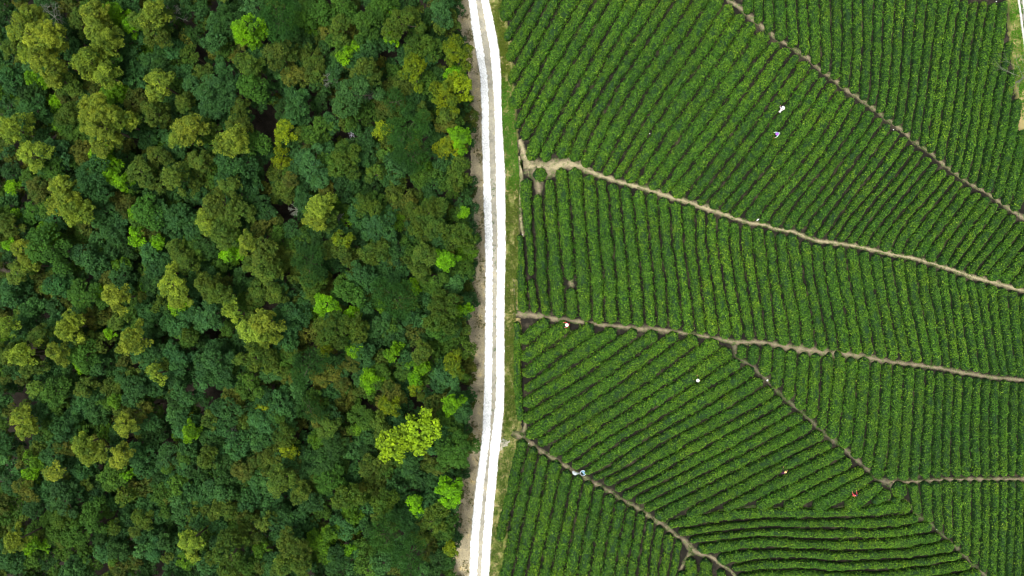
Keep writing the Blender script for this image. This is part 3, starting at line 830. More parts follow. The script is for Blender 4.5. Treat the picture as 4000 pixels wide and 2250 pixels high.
RAW = {
    (0, 0): """Y 150 170 105;Y 280 260 120;Y 340 440 115;Y 200 400 70;O 600 150 85;Y 690 110 95;Y 730 240 100;Y 790 320 80;L 880 100 72;L 1010 185 75;O 1050 150 75;Y 1150 90 85;X 1310 110 80;O 1230 120 80;T 950 310 95;O 1160 260 85;T 1290 380 95;D 1450 60 85;X 380 110 90;X 650 900 50;D 1470 250 90;Y 660 460 95;G 800 440 100;Y 800 560 75;G 940 530 75;L 1880 220 115;T 1630 330 105;D 1700 190 110;O 1870 480 85;T 1900 60 70;T 1570 690 140;G 1890 640 110;O 1800 800 70;Y 1180 620 90;T 1080 550 65;T 1040 690 75;O 1160 850 90;O 1390 780 75;Y 690 850 120;Y 780 960 130;Y 900 920 80;G 690 680 80;L 880 705 50;L 965 900 60;L 280 600 75;L 340 630 50;T 90 600 100;L 415 775 55;O 510 860 80;L 450 950 60;D 540 1020 80;Y 100 980 95;G 330 1070 80;Y 230 1170 85;T 230 840 95;T 60 760 70;T 430 1160 90;G 400 1260 90;D 620 1150 85;Y 1420 960 95;Y 1350 1040 75;O 1570 930 65;L 760 1160 75;L 850 1290 80;L 920 1360 70;O 1040 1290 95;O 1180 1180 75;O 1310 1340 95;T 1000 960 80;T 1090 1030 75;T 900 1170 80;T 1270 1150 100;O 1500 1210 75;Y 1740 1060 95;O 1800 960 95;G 1890 1090 100;T 1670 1110 70;T 1750 1260 105;O 1730 1400 85;G 1560 1300 55;T 1480 1370 85;Y 450 1400 75;T 700 1350 115;L 90 1400 50;O 480 620 90;T 590 400 80;O 90 360 80;D 30 250 80;T 590 1000 80;B 1440 400 60;D 1200 420 60""",
    (1000, 0): """P 170 120 140;G 640 40 90;L 1010 110 50;L 1035 275 55;B 1110 165 105;B 1270 340 150;T 1390 100 105;G 1300 120 55;O 630 180 75;G 830 170 110;G 950 60 110;O 640 290 50;L 750 350 40;L 670 410 60;G 870 370 80;O 170 400 105;T 610 540 105;G 680 480 40;O 830 540 100;T 950 270 55;K 1190 550 115;K 1510 390 110;L 1500 555 65;K 1430 720 115;K 1540 650 95;T 1360 565 60;T 760 700 95;T 290 830 105;T 900 630 60;P 1130 980 145;K 945 980 65;P 1060 760 90;P 1180 1180 110;O 1430 880 60;L 1540 1040 85;K 1440 1110 80;T 1570 890 80;B 660 1210 130;T 850 1170 80;B 900 1310 85;T 1050 1260 90;K 210 1010 85;K 180 1190 65;G 330 1230 80;T 420 1240 95;B 1530 1310 125;G 470 980 85;T 560 930 60;T 500 1060 60;D 60 680 90;G 330 160 95;T 330 290 85;G 480 60 90;T 440 560 60;G 480 650 70;T 640 860 70;G 290 720 60;D 700 80 60;X 560 600 55;X 840 700 50;T 690 1320 80""",
    (0, 750): """Y 470 60 95;Y 560 140 90;T 770 150 100;D 880 60 60;G 240 140 100;L 100 190 55;L 1020 150 55;G 1100 140 95;L 1030 335 65;L 1190 390 55;Y 160 440 70;Y 210 550 55;G 320 420 115;L 60 400 45;L 350 310 75;O 120 600 80;O 1620 110 110;Y 1560 220 80;O 1720 160 120;O 1660 300 110;L 1765 315 45;Y 1855 380 65;L 1730 480 65;T 660 490 100;T 800 540 90;T 570 570 80;G 920 640 85;Y 860 790 85;T 1000 800 85;L 750 750 60;G 620 790 95;G 1170 680 85;L 1090 715 40;Y 1280 700 85;Y 1330 790 70;O 1320 430 70;O 1410 530 80;Y 1290 570 42;O 1560 700 95;O 1650 770 85;L 1345 870 60;T 1570 940 105;Y 1750 900 60;O 1890 560 55;Y 510 1020 85;O 580 1090 75;O 310 1080 85;Y 420 1210 70;G 610 1230 105;Y 160 1220 85;O 230 1330 75;Y 30 1010 70;O 40 1220 80;Y 990 1120 95;B 1890 1260 115;Y 1910 1040 85;Y 1160 1370 55;T 1330 1220 95;T 1600 1280 120;G 1440 1180 80;O 1230 1290 50;L 610 1310 50;L 830 1070 40;O 880 970 60;T 1100 250 60;T 860 320 80;T 480 420 70;G 60 100 70;O 60 250 75;T 240 900 90;T 440 700 90;T 80 760 90;D 180 760 70;T 720 950 80;D 1180 980 80;T 1330 1010 90;B 1430 1090 70;T 1000 950 70;T 1240 520 60;G 1380 320 70;T 1130 470 70;B 1210 850 60;G 1080 1020 80;T 300 620 70;G 430 980 60;T 60 930 60;T 760 1140 70;G 900 1240 60;T 1780 480 60;G 1480 440 70""",
    (1000, 750): """Y 470 110 85;Y 440 210 75;O 530 200 80;G 600 120 75;T 930 270 120;G 1000 150 65;B 820 100 80;T 690 230 65;T 770 300 60;P 400 540 125;T 215 490 55;O 60 480 100;O 90 610 105;O 150 770 75;O 30 740 75;G 640 440 85;K 650 350 65;B 890 440 95;B 1280 140 105;B 1540 340 130;B 1250 300 90;O 1350 260 75;L 1430 510 80;O 1270 470 80;T 780 640 105;T 1030 600 85;G 700 770 110;O 1240 600 75;L 1200 700 48;G 1340 680 75;B 440 730 70;L 520 850 80;L 720 920 50;P 1040 800 145;B 1400 920 132;L 1560 890 52;T 1570 790 70;G 1540 600 80;Y 50 990 90;Y 60 1100 70;T 270 920 125;B 580 1050 90;B 740 1020 90;P 390 1310 135;K 510 1190 48;L 740 1200 58;L 1030 1210 60;G 1080 1120 70;T 890 1160 80;T 1200 1090 65;L 1220 1310 65;L 1200 1390 55;L 860 1400 70;G 950 1330 60;O 1250 1210 70;K 1500 1300 85;B 1600 1200 55;G 1350 1210 80;G 1390 1060 90;T 1560 1000 65;D 60 130 75;T 60 250 80;T 420 310 55;T 1480 1130 75;O 210 1200 65;G 620 1310 80;T 720 1300 60;D 170 320 70;T 1470 700 75;G 1150 420 60;O 150 1330 60;T 180 1080 60;G 1010 1030 70;T 1590 120 70;L 1570 160 40;X 300 130 45;X 1010 410 50;X 620 200 40;T 1430 1400 90""",
    (0, 1500): """Y 150 270 80;Y 180 350 60;O 270 40 65;G 400 80 105;Y 620 460 70;Y 680 530 80;G 490 470 80;T 530 360 80;Y 900 550 70;Y 935 320 62;L 960 690 42;Y 380 680 58;L 220 680 52;L 1440 360 68;K 1430 250 28;T 1760 190 110;Y 100 1190 75;L 230 1230 60;L 345 1225 40;Y 1430 1190 75;Y 1440 1270 55;B 1700 1330 125;T 1170 1260 95;T 980 1300 85;G 510 1430 55;G 700 1000 140;G 1020 80 85;O 1560 560 75;T 1250 560 90;T 720 200 85;G 850 40 85;T 1390 80 90;T 1120 420 80;T 600 180 70;T 320 500 85;G 300 230 80;T 460 900 95;G 560 1130 95;T 1330 800 90;T 1150 640 85;B 930 850 75;T 830 700 80;G 1280 720 60;B 1080 1030 70;T 1680 660 90;T 1640 800 100;T 1500 950 85;G 1780 720 75;T 1880 880 80;T 1770 480 95;G 1640 330 75;T 1850 320 80;T 60 850 80;G 120 660 70;T 400 1080 80;G 810 1210 80;T 660 1330 75;D 240 1130 75;T 60 1320 95;G 210 1380 70;T 1560 1180 85;T 1560 1390 80;T 1880 1120 85;G 1400 560 60;T 1030 220 75;O 1580 280 60;T 950 1050 80;G 730 830 80;D 240 930 60;B 460 1010 60;T 1400 1010 70;T 620 670 70;T 1330 1350 75;G 1780 1050 70;B 860 1080 60;X 1040 200 50;X 1740 360 45;T 1880 1380 75""",
    (1000, 1500): """L 860 20 50;G 1010 90 90;K 1020 170 75;K 1205 30 48;G 1360 180 80;L 1480 155 75;A 1240 370 130;A 1060 450 125;L 1460 820 98;L 1205 920 66;O 180 740 105;O 340 830 70;G 560 740 105;B 690 870 105;B 220 400 95;B 720 350 45;K 240 520 58;O 540 320 80;K 60 190 58;P 400 190 95;B 960 900 100;B 1350 1040 90;P 970 1140 125;P 1150 1310 130;O 270 1230 110;O 200 1360 90;O 330 1370 80;K 1465 1260 55;L 700 1240 48;T 1240 700 90;G 1510 520 100;T 1310 940 85;T 60 280 85;T 170 170 85;T 800 250 80;T 1540 320 75;T 1420 330 70;O 920 280 55;G 870 620 80;T 700 480 85;T 620 600 75;T 850 720 65;T 80 740 90;T 400 560 90;G 110 560 75;T 950 760 75;G 1060 780 70;T 1110 1010 80;T 1390 1340 85;T 1280 1180 70;G 1240 1160 55;T 820 1250 60;T 640 1090 80;G 720 980 75;T 500 930 75;T 120 930 85;O 60 1050 60;D 480 1200 80;T 600 1330 75;G 850 1400 70;T 1480 1130 60;G 1520 650 70;T 1340 620 60;G 400 1090 65;T 260 1080 70;X 560 460 55;B 1240 100 40;T 1100 280 55;G 640 140 70;T 560 60 70;T 320 60 70;T 470 420 65"""}
TREES = []
for (ox, oy), s in RAW.items():
    for it in s.split(';'):
        c, x, y, r = it.split()
        TREES.append([c, ox + float(x) / 1.932, oy + float(y) / 1.932, float(r) / 1.932])
# only as many single trees as one may reasonably keep apart
if len(TREES) > 298:
    keep = [t for t in TREES if t[0] not in 'TGD']
    rest = sorted((t for t in TREES if t[0] in 'TGD'), key=lambda t: -t[3])
    rest_keep = rest[:max(0, 298 - len(keep))]
    REST = rest[len(rest_keep):]
    TREES = keep + rest_keep
else:
    REST = []


def crown_arrays(R, style, ratio, rng):
    """leaves of one crown: boughs round a dome of radius R standing on z = 0, leaf clumps on the boughs, leaves on the clumps"""
    Hc = R * 2 * ratio * 0.62
    ph = rng.random(3) * 2 * PI
    am = (0.18 + 0.14 * rng.random(), 0.12 + 0.10 * rng.random(), 0.09)
    rad = lambda th: R * (1 + am[0] * np.sin(2 * th + ph[0]) + am[1] * np.sin(3 * th + ph[1]) + am[2] * np.sin(5 * th + ph[2]))
    #            bough radius, boughs per dome, clump radius, clump thickness, leaf, cover
    cfg = {'clumpy': (0.34, 1.5, 0.22 + 0.03 * R, 1.0, 0.105, 1.7), 'fine': (0.42, 1.35, 0.19 + 0.02 * R, 1.0, 0.105, 1.5),
           'bigleaf': (0.36, 1.35, 0.24 + 0.03 * R, 1.0, 0.165, 1.15), 'pine': (0.30, 1.6, 0.24 + 0.02 * R, 0.8, 0.13, 1.35)}[style]
    br0 = max(0.42, cfg[0] * R)
    nb = max(4, int(cfg[1] * (R / br0) ** 2 * 1.15))
    B, BR = [], []
    for k in range(nb):
        best, bd = None, -1
        for _ in range(9):
            rho = math.sqrt(rng.random()) * 0.98
            th = rng.random() * 2 * PI
            q = np.array([rho * rad(th) * math.cos(th), rho * rad(th) * math.sin(th), Hc * math.sqrt(max(0, 1 - rho ** 2.2)) * (0.86 + 0.2 * rng.random())])
            dd = min((np.linalg.norm(q - p) for p in B), default=9)
            if dd > bd:
                best, bd = q, dd
        r = br0 * (0.62 + 0.6 * rng.random())
        best[2] = max(best[2] - r * 0.55, r * 0.15)
        B.append(best * np.array([1 - 0.5 * r / R, 1 - 0.5 * r / R, 1.0])); BR.append(r)
    B = np.array(B); BR = np.array(BR)
    # clumps on the upper, outer skin of the boughs
    CC, CB = [], []
    for k in range(nb):
        n = int(5.6 * (BR[k] / cfg[2]) ** 2)
        d = unit(rng.normal(size=(n, 3)))
        d[:, 2] = np.where(d[:, 2] < -0.2, -d[:, 2], d[:, 2])
        q = B[k] + d * (BR[k] * (0.82 + 0.34 * rng.random(n)))[:, None] * np.array([1, 1, 0.85])
        ins = np.zeros(n, bool)
        for j in range(nb):
            if j != k:
                ins |= np.linalg.norm(q - B[j], axis=1) < BR[j] * 0.86
        q = q[~ins]
        CC.append(q); CB.append(np.full(len(q), rng.normal() * 0.11))
    CC = np.concatenate(CC); CB = np.concatenate(CB)
    # thin clumps that crowd each other
    order = rng.permutation(len(CC))
    keep = []
    kp = np.zeros((0, 3))
    for i in order:
        if len(kp) == 0 or (((kp - CC[i]) ** 2).sum(1) > (cfg[2] * 1.02) ** 2).all():
            keep.append(i)
            kp = np.r_[kp, CC[i:i + 1]]
    CC, CB = CC[keep], CB[keep]
    size, cover = cfg[4], cfg[5]
    lr = cfg[2] * (0.6 + 0.8 * rng.random(len(CC)))
    n_each = np.maximum(6, (cover * 2 * PI * lr ** 2 / (2 * size * size * 0.62) * 0.62)).astype(int)
    idx = np.repeat(np.arange(len(CC)), n_each)
    N = len(idx)
    d = unit(rng.normal(size=(N, 3)))
    d[:, 2] = np.where(d[:, 2] < -0.15, -d[:, 2], d[:, 2])
    kk = 1 - cfg[3] * 0.5 * rng.random(N) ** 1.3 + 0.25 * rng.random(N)
    C = CC[idx] + d * (lr[idx] * kk)[:, None] * np.array([1, 1, 0.8])
    cb = rng.normal(size=len(CC)) * 0.09
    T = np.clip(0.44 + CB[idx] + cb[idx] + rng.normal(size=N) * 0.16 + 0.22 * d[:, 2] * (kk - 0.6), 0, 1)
    A = size * (0.7 + 0.6 * rng.random(N))
    if style == 'pine':
        Nn = unit(d * 0.25 + rng.normal(size=(N, 3)) * 0.9)
        v, q = leaf_quads(C, Nn, A * 1.9, A * 0.20, rng)
    else:
        Nn = unit(d * 0.8 + np.array([0, 0, 0.5]) + rng.normal(size=(N, 3)) * 0.45)
        v, q = leaf_quads(C, Nn, A, A * (0.78 if style == 'bigleaf' else 0.6), rng)
    return v, q, np.repeat(T, 4), Hc, list(B + np.array([0, 0, 0.3]) * BR[:, None])


PROTO = {}
stem_height = lambda size: 4.8 + 0.85 * size


def proto(style, size, var, ratio):
    key = (style, size, var)
    if key not in PROTO:
        rng = np.random.default_rng(abs(hash(('s', len(style), size * 10, var, ord(style[0])))) % 99991)
        v, q, t, Hc, pts = crown_arrays(size, style, ratio, rng)
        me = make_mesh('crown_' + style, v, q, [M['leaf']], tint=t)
        # trunk from the ground with limbs reaching into the crown; the crown stands at z = 0
        h0 = stem_height(size)
        segs = [((0, 0, -h0), (0.06, 0.02, -h0 * 0.5), 0.12 + 0.05 * size, 0.09 + 0.035 * size), ((0.06, 0.02, -h0 * 0.5), (0.05, 0.02, 0.0), 0.09 + 0.035 * size, 0.08 + 0.02 * size), ((0.05, 0.02, 0), (0.02, 0.0, Hc * 0.45), 0.08 + 0.02 * size, 0.06)]
        nb = 9 if style == 'pine' else 7
        for k in range(nb):
            p = pts[int(rng.integers(len(pts)))]
            mid = np.array([p[0] * 0.45, p[1] * 0.45, max(0.2, p[2] * 0.55)])
            segs.append(((0.03, 0.0, Hc * (0.05 + 0.35 * rng.random())), mid, 0.07, 0.045))
            segs.append((mid, p * (0.92, 0.92, 0.92), 0.045, 0.02))
        tv, tq = tubes(segs)
        tm = make_mesh('trunk', tv, tq, [M['bark']])
        PROTO[key] = (me, tm, Hc)
    return PROTO[key]


def bare_arrays(R, rng, spread=1.0):
    segs = []

    def grow(p, d, L, r, depth):
        q = p + d * L
        segs.append((p, q, r, r * 0.7))
        if depth == 0:
            return
        for _ in range(3 if depth > 1 else 2):
            nd = unit(d + rng.normal(size=3) * 0.55 * spread + np.array([0, 0, 0.08]))
            grow(q, nd, L * (0.62 + 0.25 * rng.random()), r * 0.62, depth - 1)
    for k in range(5):
        a = 2 * PI * k / 5 + rng.random()
        grow(np.zeros(3), unit(np.array([math.cos(a), math.sin(a), 0.7])), R * 0.42, 0.07, 4)
    return tubes(segs, 4)


# landmarks that the labels of the other trees lean on: photo place, phrase
LAND = [((1660, 1710), 'the big pale-lime tree'), ((1755, 1925), 'the round roadside lime tree'), ((1725, 1226), 'the round brown-olive roadside tree'), ((385, 470), 'the half-moon yellow tree'),
        ((970, 115), 'the upper lime tree'), ((812, 357), 'the smooth blue-green dome'), ((1585, 507), 'the tufted roadside pine'), ((512, 1330), 'the lone yellow tree'),
        ((1538, 1164), 'the starburst pine'), ((1032, 1262), 'the tall mid-forest yellow tree'), ((340, 1770), 'the ring-shaped yellow tree'), ((860, 830), 'the large clumpy olive tree'),
        ((1240, 810), 'the yellow tree in shadow'), ((740, 2130), 'the yellow bottom-edge tree'), ((1140, 2150), 'the big bottom-edge olive tree'), ((120, 150), 'the big corner yellow tree'),
        ((265, 785), 'the yellow tree beside limes'), ((740, 1686), 'the small lower lime tree'), ((60, 525), 'the yellow far-edge tree')]
SECT = ['right of', 'upper right of', 'above', 'upper left of', 'left of', 'lower left of', 'below', 'lower right of']


def label_trees(trees):
    """a label for each tree: colour, form and its place from the nearest landmark tree"""
    land_of = {}
    for li, ((lx, ly), ph) in enumerate(LAND):
        j = min(range(len(trees)), key=lambda i: math.hypot(trees[i][1] - lx, trees[i][2] - ly) + (0 if trees[i][0] not in 'TGD' or li == 5 else 30))
        land_of.setdefault(j, ph)
    P = {ph: (trees[j][1], trees[j][2]) for j, ph in land_of.items()}

    def sector(t, ph):
        x, y = P[ph]
        return int(round(math.atan2(-(t[2] - y), t[1] - x) / (PI / 4))) % 8
    labels = []
    for i, t in enumerate(trees):
        cl = CLASS[t[0]]
        if i in land_of:
            ph = land_of[i]
            labels.append({'the big pale-lime tree': 'big pale lime tree with large loose leaves, paler and wider than any other'}.get(ph, ph.replace('the ', '', 1) + ' with ' + cl[4] + ' ' + cl[5] + ' crown'))
            continue
        ph = min(P, key=lambda p: math.hypot(t[1] - P[p][0], t[2] - P[p][1]))
        k = sector(t, ph)
        d = math.hypot(t[1] - P[ph][0], t[2] - P[ph][1])
        rank = 1 + sum(1 for j, u in enumerate(trees) if j != i and j not in land_of and u[0] == t[0] and sector(u, ph) == k and math.hypot(u[1] - P[ph][0], u[2] - P[ph][1]) < d)
        kind = cl[4] + ' ' + cl[5] + ('' if cl[5] == 'pine' else ' tree')
        rk = 'nearest' if rank == 1 else ordinal(rank) + ' nearest'
        labels.append(f'{kind}, {rk} {SECT[k]} {ph}')
    return labels


KIND_NAME = {'P': 'pine_tree', 'X': 'bare_tree', 'A': 'large_leaf_tree'}
FOREST_EDGE = [(-300, 1800), (0, 1795), (300, 1838), (600, 1850), (900, 1872), (1100, 1846), (1500, 1850), (1700, 1850), (1800, 1820), (1900, 1814), (2000, 1796), (2100, 1790), (2250, 1780), (2500, 1775)]
edge_x = lambda y: float(np.interp(y, [e[0] for e in FOREST_EDGE], [e[1] for e in FOREST_EDGE]))


def crown_height(cl, Rm):
    return 3.2 + 0.85 * Rm + CLASS[cl][3]


def build_trees():
    rng = np.random.default_rng(21)
    labels = label_trees(TREES)
    for i, (c, x, y, r) in enumerate(TREES):
        col, style, ratio, _, cn, form = CLASS[c]
        Rm = r * (1.14 if c in 'YA' else math.exp(rng.normal() * 0.16) if c in 'TGDB' else 1.0) * S
        hb = crown_height(c, Rm) + rng.random() * 1.0
        zc = hb + Rm * ratio * 0.75
        k = (H - zc) / H
        Rm *= k
        X, Y, _ = W(x, y, zc)
        root = empty(KIND_NAME.get(c, 'broadleaf_tree'), (X, Y, 0), rng.random() * 2 * PI)
        tag(root, labels[i], 'tree', 'trees of the mixed forest')
        if style == 'bare':
            v, q = bare_arrays(Rm * 1.1, np.random.default_rng(i))
            o = link('crown', make_mesh('bare_crown', v, q, [M['pale_bark']]), root, (0, 0, hb))
            tv, tq = tubes([((0, 0, 0), (0, 0, hb + 0.1), 0.13, 0.08)])
            link('trunk', make_mesh('trunk', tv, tq, [M['bark']]), root)
            continue
        sizes = (0.9, 1.5, 2.3, 3.3)
        size = min(sizes, key=lambda s: abs(math.log(s / Rm)))
        me, tm, Hc = proto(style, size, int(rng.integers(4 if size < 3 else 3)), ratio)
        f = Rm / size
        o = link('crown', me, root, (0, 0, hb))
        o.scale = (f, f, f * (0.9 + 0.2 * rng.random()))
        j = rng.normal(size=3) * 0.055
        b = math.exp(rng.normal() * 0.13)
        o.color = (col[0] * b * math.exp(j[0]), col[1] * b * math.exp(j[1] * 0.5), col[2] * b * math.exp(j[2]), 1)
        t = link('trunk', tm, root, (0, 0, hb))
        t.scale = (f, f, hb / stem_height(size))
    print('TREES', len(TREES), 'rest', len(REST), 'labels', len(set(labels)))


build_trees()


def build_undergrowth():
    """the lesser crowns that fill every gap between the single trees: one mass"""
    rng = np.random.default_rng(33)
    pal = [(alb(72, 120, 68), 5), (alb(66, 108, 60), 4), (alb(88, 126, 44), 4), (alb(100, 120, 44), 2.6), (alb(58, 92, 46), 2.4), (alb(100, 108, 44), 1.6), (alb(88, 138, 76), 1.6), (alb(104, 150, 30), 0.8), (alb(128, 134, 52), 0.9)]
    pw = np.array([p[1] for p in pal]); pw = pw / pw.sum()
    T = np.array([(t[1], t[2], t[3]) for t in TREES])
    gaps = [(1030, 490, 70), (750, 235, 42), (1060, 850, 62), (1290, 440, 32), (1630, 1575, 46), (1110, 610, 22), (970, 60, 20), (520, 130, 18), (1090, 950, 34), (455, 590, 20), (330, 1120, 22), (60, 1560, 30), (1345, 1080, 20), (1640, 1230, 20), (1690, 1790, 22), (480, 1390, 22), (130, 2000, 26)]
    got = [(x, y, r, 0) for _, x, y, r in REST]
    tries = 0
    while tries < 20000 and len(got) < 1900:
        tries += 1
        x = rng.uniform(-110, 1872); y = rng.uniform(-110, 2360)
        r = rng.uniform(16, 44)
        if x > edge_x(y) - r * 0.75:
            r = 22
            if x > edge_x(y) - 17:
                continue
        if any(math.hypot(x - g[0], y - g[1]) < g[2] + r * 0.4 for g in gaps):
            continue
        d = np.hypot(T[:, 0] - x, T[:, 1] - y)
        if (d < T[:, 2] * 0.55).any():
            continue
        if any(math.hypot(x - g[0], y - g[1]) < (g[2] + r) * 0.50 for g in got):
            continue
        got.append((x, y, r, 1))
    V, Q, TT, HH = [], [], [], []
    base = 0
    cache = {}
    for x, y, r, _ in got:
        Rm = r * 1.2 * S
        size = 0.9 if Rm < 1.1 else (1.3 if Rm < 1.6 else 1.9)
        var = int(rng.integers(5))
        st = 'fine' if rng.random() < 0.72 else 'clumpy'
        key = (st, size, var)
        if key not in cache:
            cache[key] = crown_arrays(size, st, 0.95, np.random.default_rng(var * 31 + int(size * 10)))
        v, q, t, Hc, _p = cache[key]
        hb = rng.uniform(2.4, 6.2) if _ else rng.uniform(3.5, 6.0)
        if x > edge_x(y) - 40:
            hb = rng.uniform(0.2, 1.2)
        f = Rm / size
        a = rng.random() * 2 * PI
        zc = hb + Hc * f * 0.6
        X, Y, _z = W(x, y, zc)
        f *= (H - zc) / H
        ca, sa = math.cos(a), math.sin(a)
        vv = np.stack([(v[:, 0] * ca - v[:, 1] * sa) * f + X, (v[:, 0] * sa + v[:, 1] * ca) * f + Y, v[:, 2] * f + hb], 1)
        c = np.array(pal[int(rng.choice(len(pal), p=pw))][0]) * math.exp(rng.normal() * 0.16)
        V.append(vv); Q.append(q + base); TT.append(t)
        HH.append(np.broadcast_to(np.r_[c, 1.0], (len(v), 4)))
        base += len(v)
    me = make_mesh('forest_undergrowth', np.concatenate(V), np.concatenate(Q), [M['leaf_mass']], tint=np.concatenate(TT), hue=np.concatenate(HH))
    tag(link('forest_undergrowth', me), 'dense mixed green undergrowth filling the gaps between the forest trees', 'undergrowth', kind='stuff')
    print('UNDERGROWTH', len(got), base)


build_undergrowth()


def build_grass():
    """short grass on the verges, in the middle of the road and along the footpaths"""
    rng = np.random.default_rng(3)
    P, C, Sz = [], [], []

    def scatter(n, fx, dens, col, size):
        x, y = fx(n)
        wave = np.clip(np.minimum(y - y.min(), y.max() - y) / 90.0, 0, 1) * 0.25 - 0.25 if col is not None and size < 0.081 and n > 5000 else 0
        keep = wave + vnoise(x * 0.05 + 9, y * 0.03 + 3) * 0.45 + vnoise(x * 0.17, y * 0.17) * 0.35 + 0.2 * rng.random(len(x)) > 1 - dens
        x, y = x[keep], y[keep]
        P.append(np.stack([(x - 2000) * S, (1125 - y) * S, 0.03 + 0.07 * rng.random(len(x))], 1))
        c = np.array(col)[None] * np.exp(rng.normal(size=(len(x), 1)) * 0.22) * np.exp(rng.normal(size=(len(x), 3)) * 0.06)
        C.append(c); Sz.append(np.full(len(x), size))
    yy = lambda n, a, b: rng.uniform(a, b, n)

    def band(a, b, x0, x1):
        xs0 = [q[0] for q in x0]
        def f(n):
            y = yy(n, a, b)
            lo = np.interp(y, [q[0] for q in x0], [q[1] for q in x0])
            hi = np.interp(y, [q[0] for q in x1], [q[1] for q in x1])
            return lo + (hi - lo) * rng.random(n), y
        return f
    redge = [(r[0], r[4] + 2) for r in ROAD]
    hedge = [(-50, 1955), (60, 1968), (200, 1988), (350, 2002), (500, 2016), (700, 2030), (1000, 2022), (1300, 2014), (1600, 2030), (1750, 2012), (1850, 1985), (2000, 1966), (2250, 1964)]
    scatter(16000, band(-90, 380, redge, hedge), 0.58, alb(116, 134, 48), 0.075)
    scatter(14000, band(280, 780, redge, hedge), 0.64, alb(92, 150, 42), 0.08)
    scatter(24000, band(660, 1660, redge, hedge), 0.60, alb(104, 126, 44), 0.075)
    scatter(12000, band(1540, 2350, redge, hedge), 0.56, alb(92, 124, 46), 0.075)
    mid0 = [(r[0], r[2] + 2) for r in ROAD]; mid1 = [(r[0], r[3] - 2) for r in ROAD]
    scatter(2600, band(700, 1690, mid0, mid1), 0.34, alb(78, 128, 44), 0.085)
    l0 = [(e[0], e[1] - 8) for e in FOREST_EDGE]
    l1 = [(r[0], r[1] - 2) for r in ROAD]
    scatter(15000, band(-40, 2290, l0, l1), 0.33, alb(92, 110, 52), 0.10)
    scatter(9000, band(-40, 2290, l0, l1), 0.40, alb(160, 146, 104), 0.09)
    e0 = [(-50, 3936), (150, 3948), (330, 3972), (500, 4000)]
    scatter(12000, band(-40, 470, e0, [(-50, 4060), (470, 4060)]), 0.55, alb(90, 148, 34), 0.11)
    for _, pts, _m, _c in PATHS:
        p = resample(pts, 4)
        def f(n, p=p):
            i = rng.integers(len(p), size=n)
            sgn = np.where(rng.random(n) < 0.5, -1, 1)
            return p[i, 0] + sgn * p[i, 2] * rng.uniform(0.3, 1.1, n) * rng.uniform(-0.4, 1, n), p[i, 1] + sgn * p[i, 2] * rng.uniform(0.3, 1.2, n)
        scatter(int(len(p) * 14), f, 0.46, alb(82, 122, 44), 0.075)
    P = np.concatenate(P); C = np.concatenate(C); Sz = np.concatenate(Sz)
    n = unit(rng.normal(size=(len(P), 3)) * 0.7 + np.array([0, 0, 1.0]))
    v, q = leaf_quads(P, n, Sz * (0.7 + 0.6 * rng.random(len(P))), Sz * 0.42, rng)
    hue = np.repeat(np.c_[C, np.ones(len(C))], 4, axis=0)
    me = make_mesh('grass', v, q, [M['grass']], tint=np.repeat(rng.random(len(P)), 4), hue=hue)
    tag(link('grass', me), 'short patchy grass along the road verges and footpaths', 'grass', kind='stuff')
    print('GRASS', len(P))


build_grass()

# ------------------------------------------------------------------ people picking tea
def cloth(name, c, **k):
    return plain(name, c, rough=0.85, nscale=9, var=0.18, **k)


SKIN = plain('skin', lin(196, 146, 112), 0.6, 0.3, 12, 0.06)
HAIR = plain('dark hair', lin(26, 22, 20), 0.5, 0.3, 20, 0.2)


def skin_mesh(name, nodes, edges, mat, parent, root=0, lev=1):
    """a continuous tapered body grown round a skeleton: nodes = (x, y, z, r)"""
    bm = bmesh.new()
    lay = bm.verts.layers.skin.verify()
    vs = []
    for i, (x, y, z, r) in enumerate(nodes):
        v = bm.verts.new((x, y, z))
        v[lay].radius = (r, r)
        v[lay].use_root = (i == root)
        vs.append(v)
    for a, b in edges:
        bm.edges.new((vs[a], vs[b]))
    me = bpy.data.meshes.new(name)
    bm.to_mesh(me)
    bm.free()
    me.materials.append(mat)
    o = link(name, me, parent)
    m = o.modifiers.new('skin', 'SKIN')
    m.use_smooth_shade = True
    if lev:
        sd = o.modifiers.new('sub', 'SUBSURF')
        sd.levels = sd.render_levels = lev
    return o


def lathe_obj(name, prof_, mat, parent, loc=(0, 0, 0), rot=(0, 0, 0), n=20, wob=0.0):
    v, q = lathe(prof_, n)
    if wob:
        rr = np.random.default_rng(len(prof_) * 7 + n)
        v = v + rr.normal(size=v.shape) * wob
    me = make_mesh(name, v, q, [mat], smooth=True)
    o = link(name, me, parent, loc)
    o.rotation_euler = rot
    return o


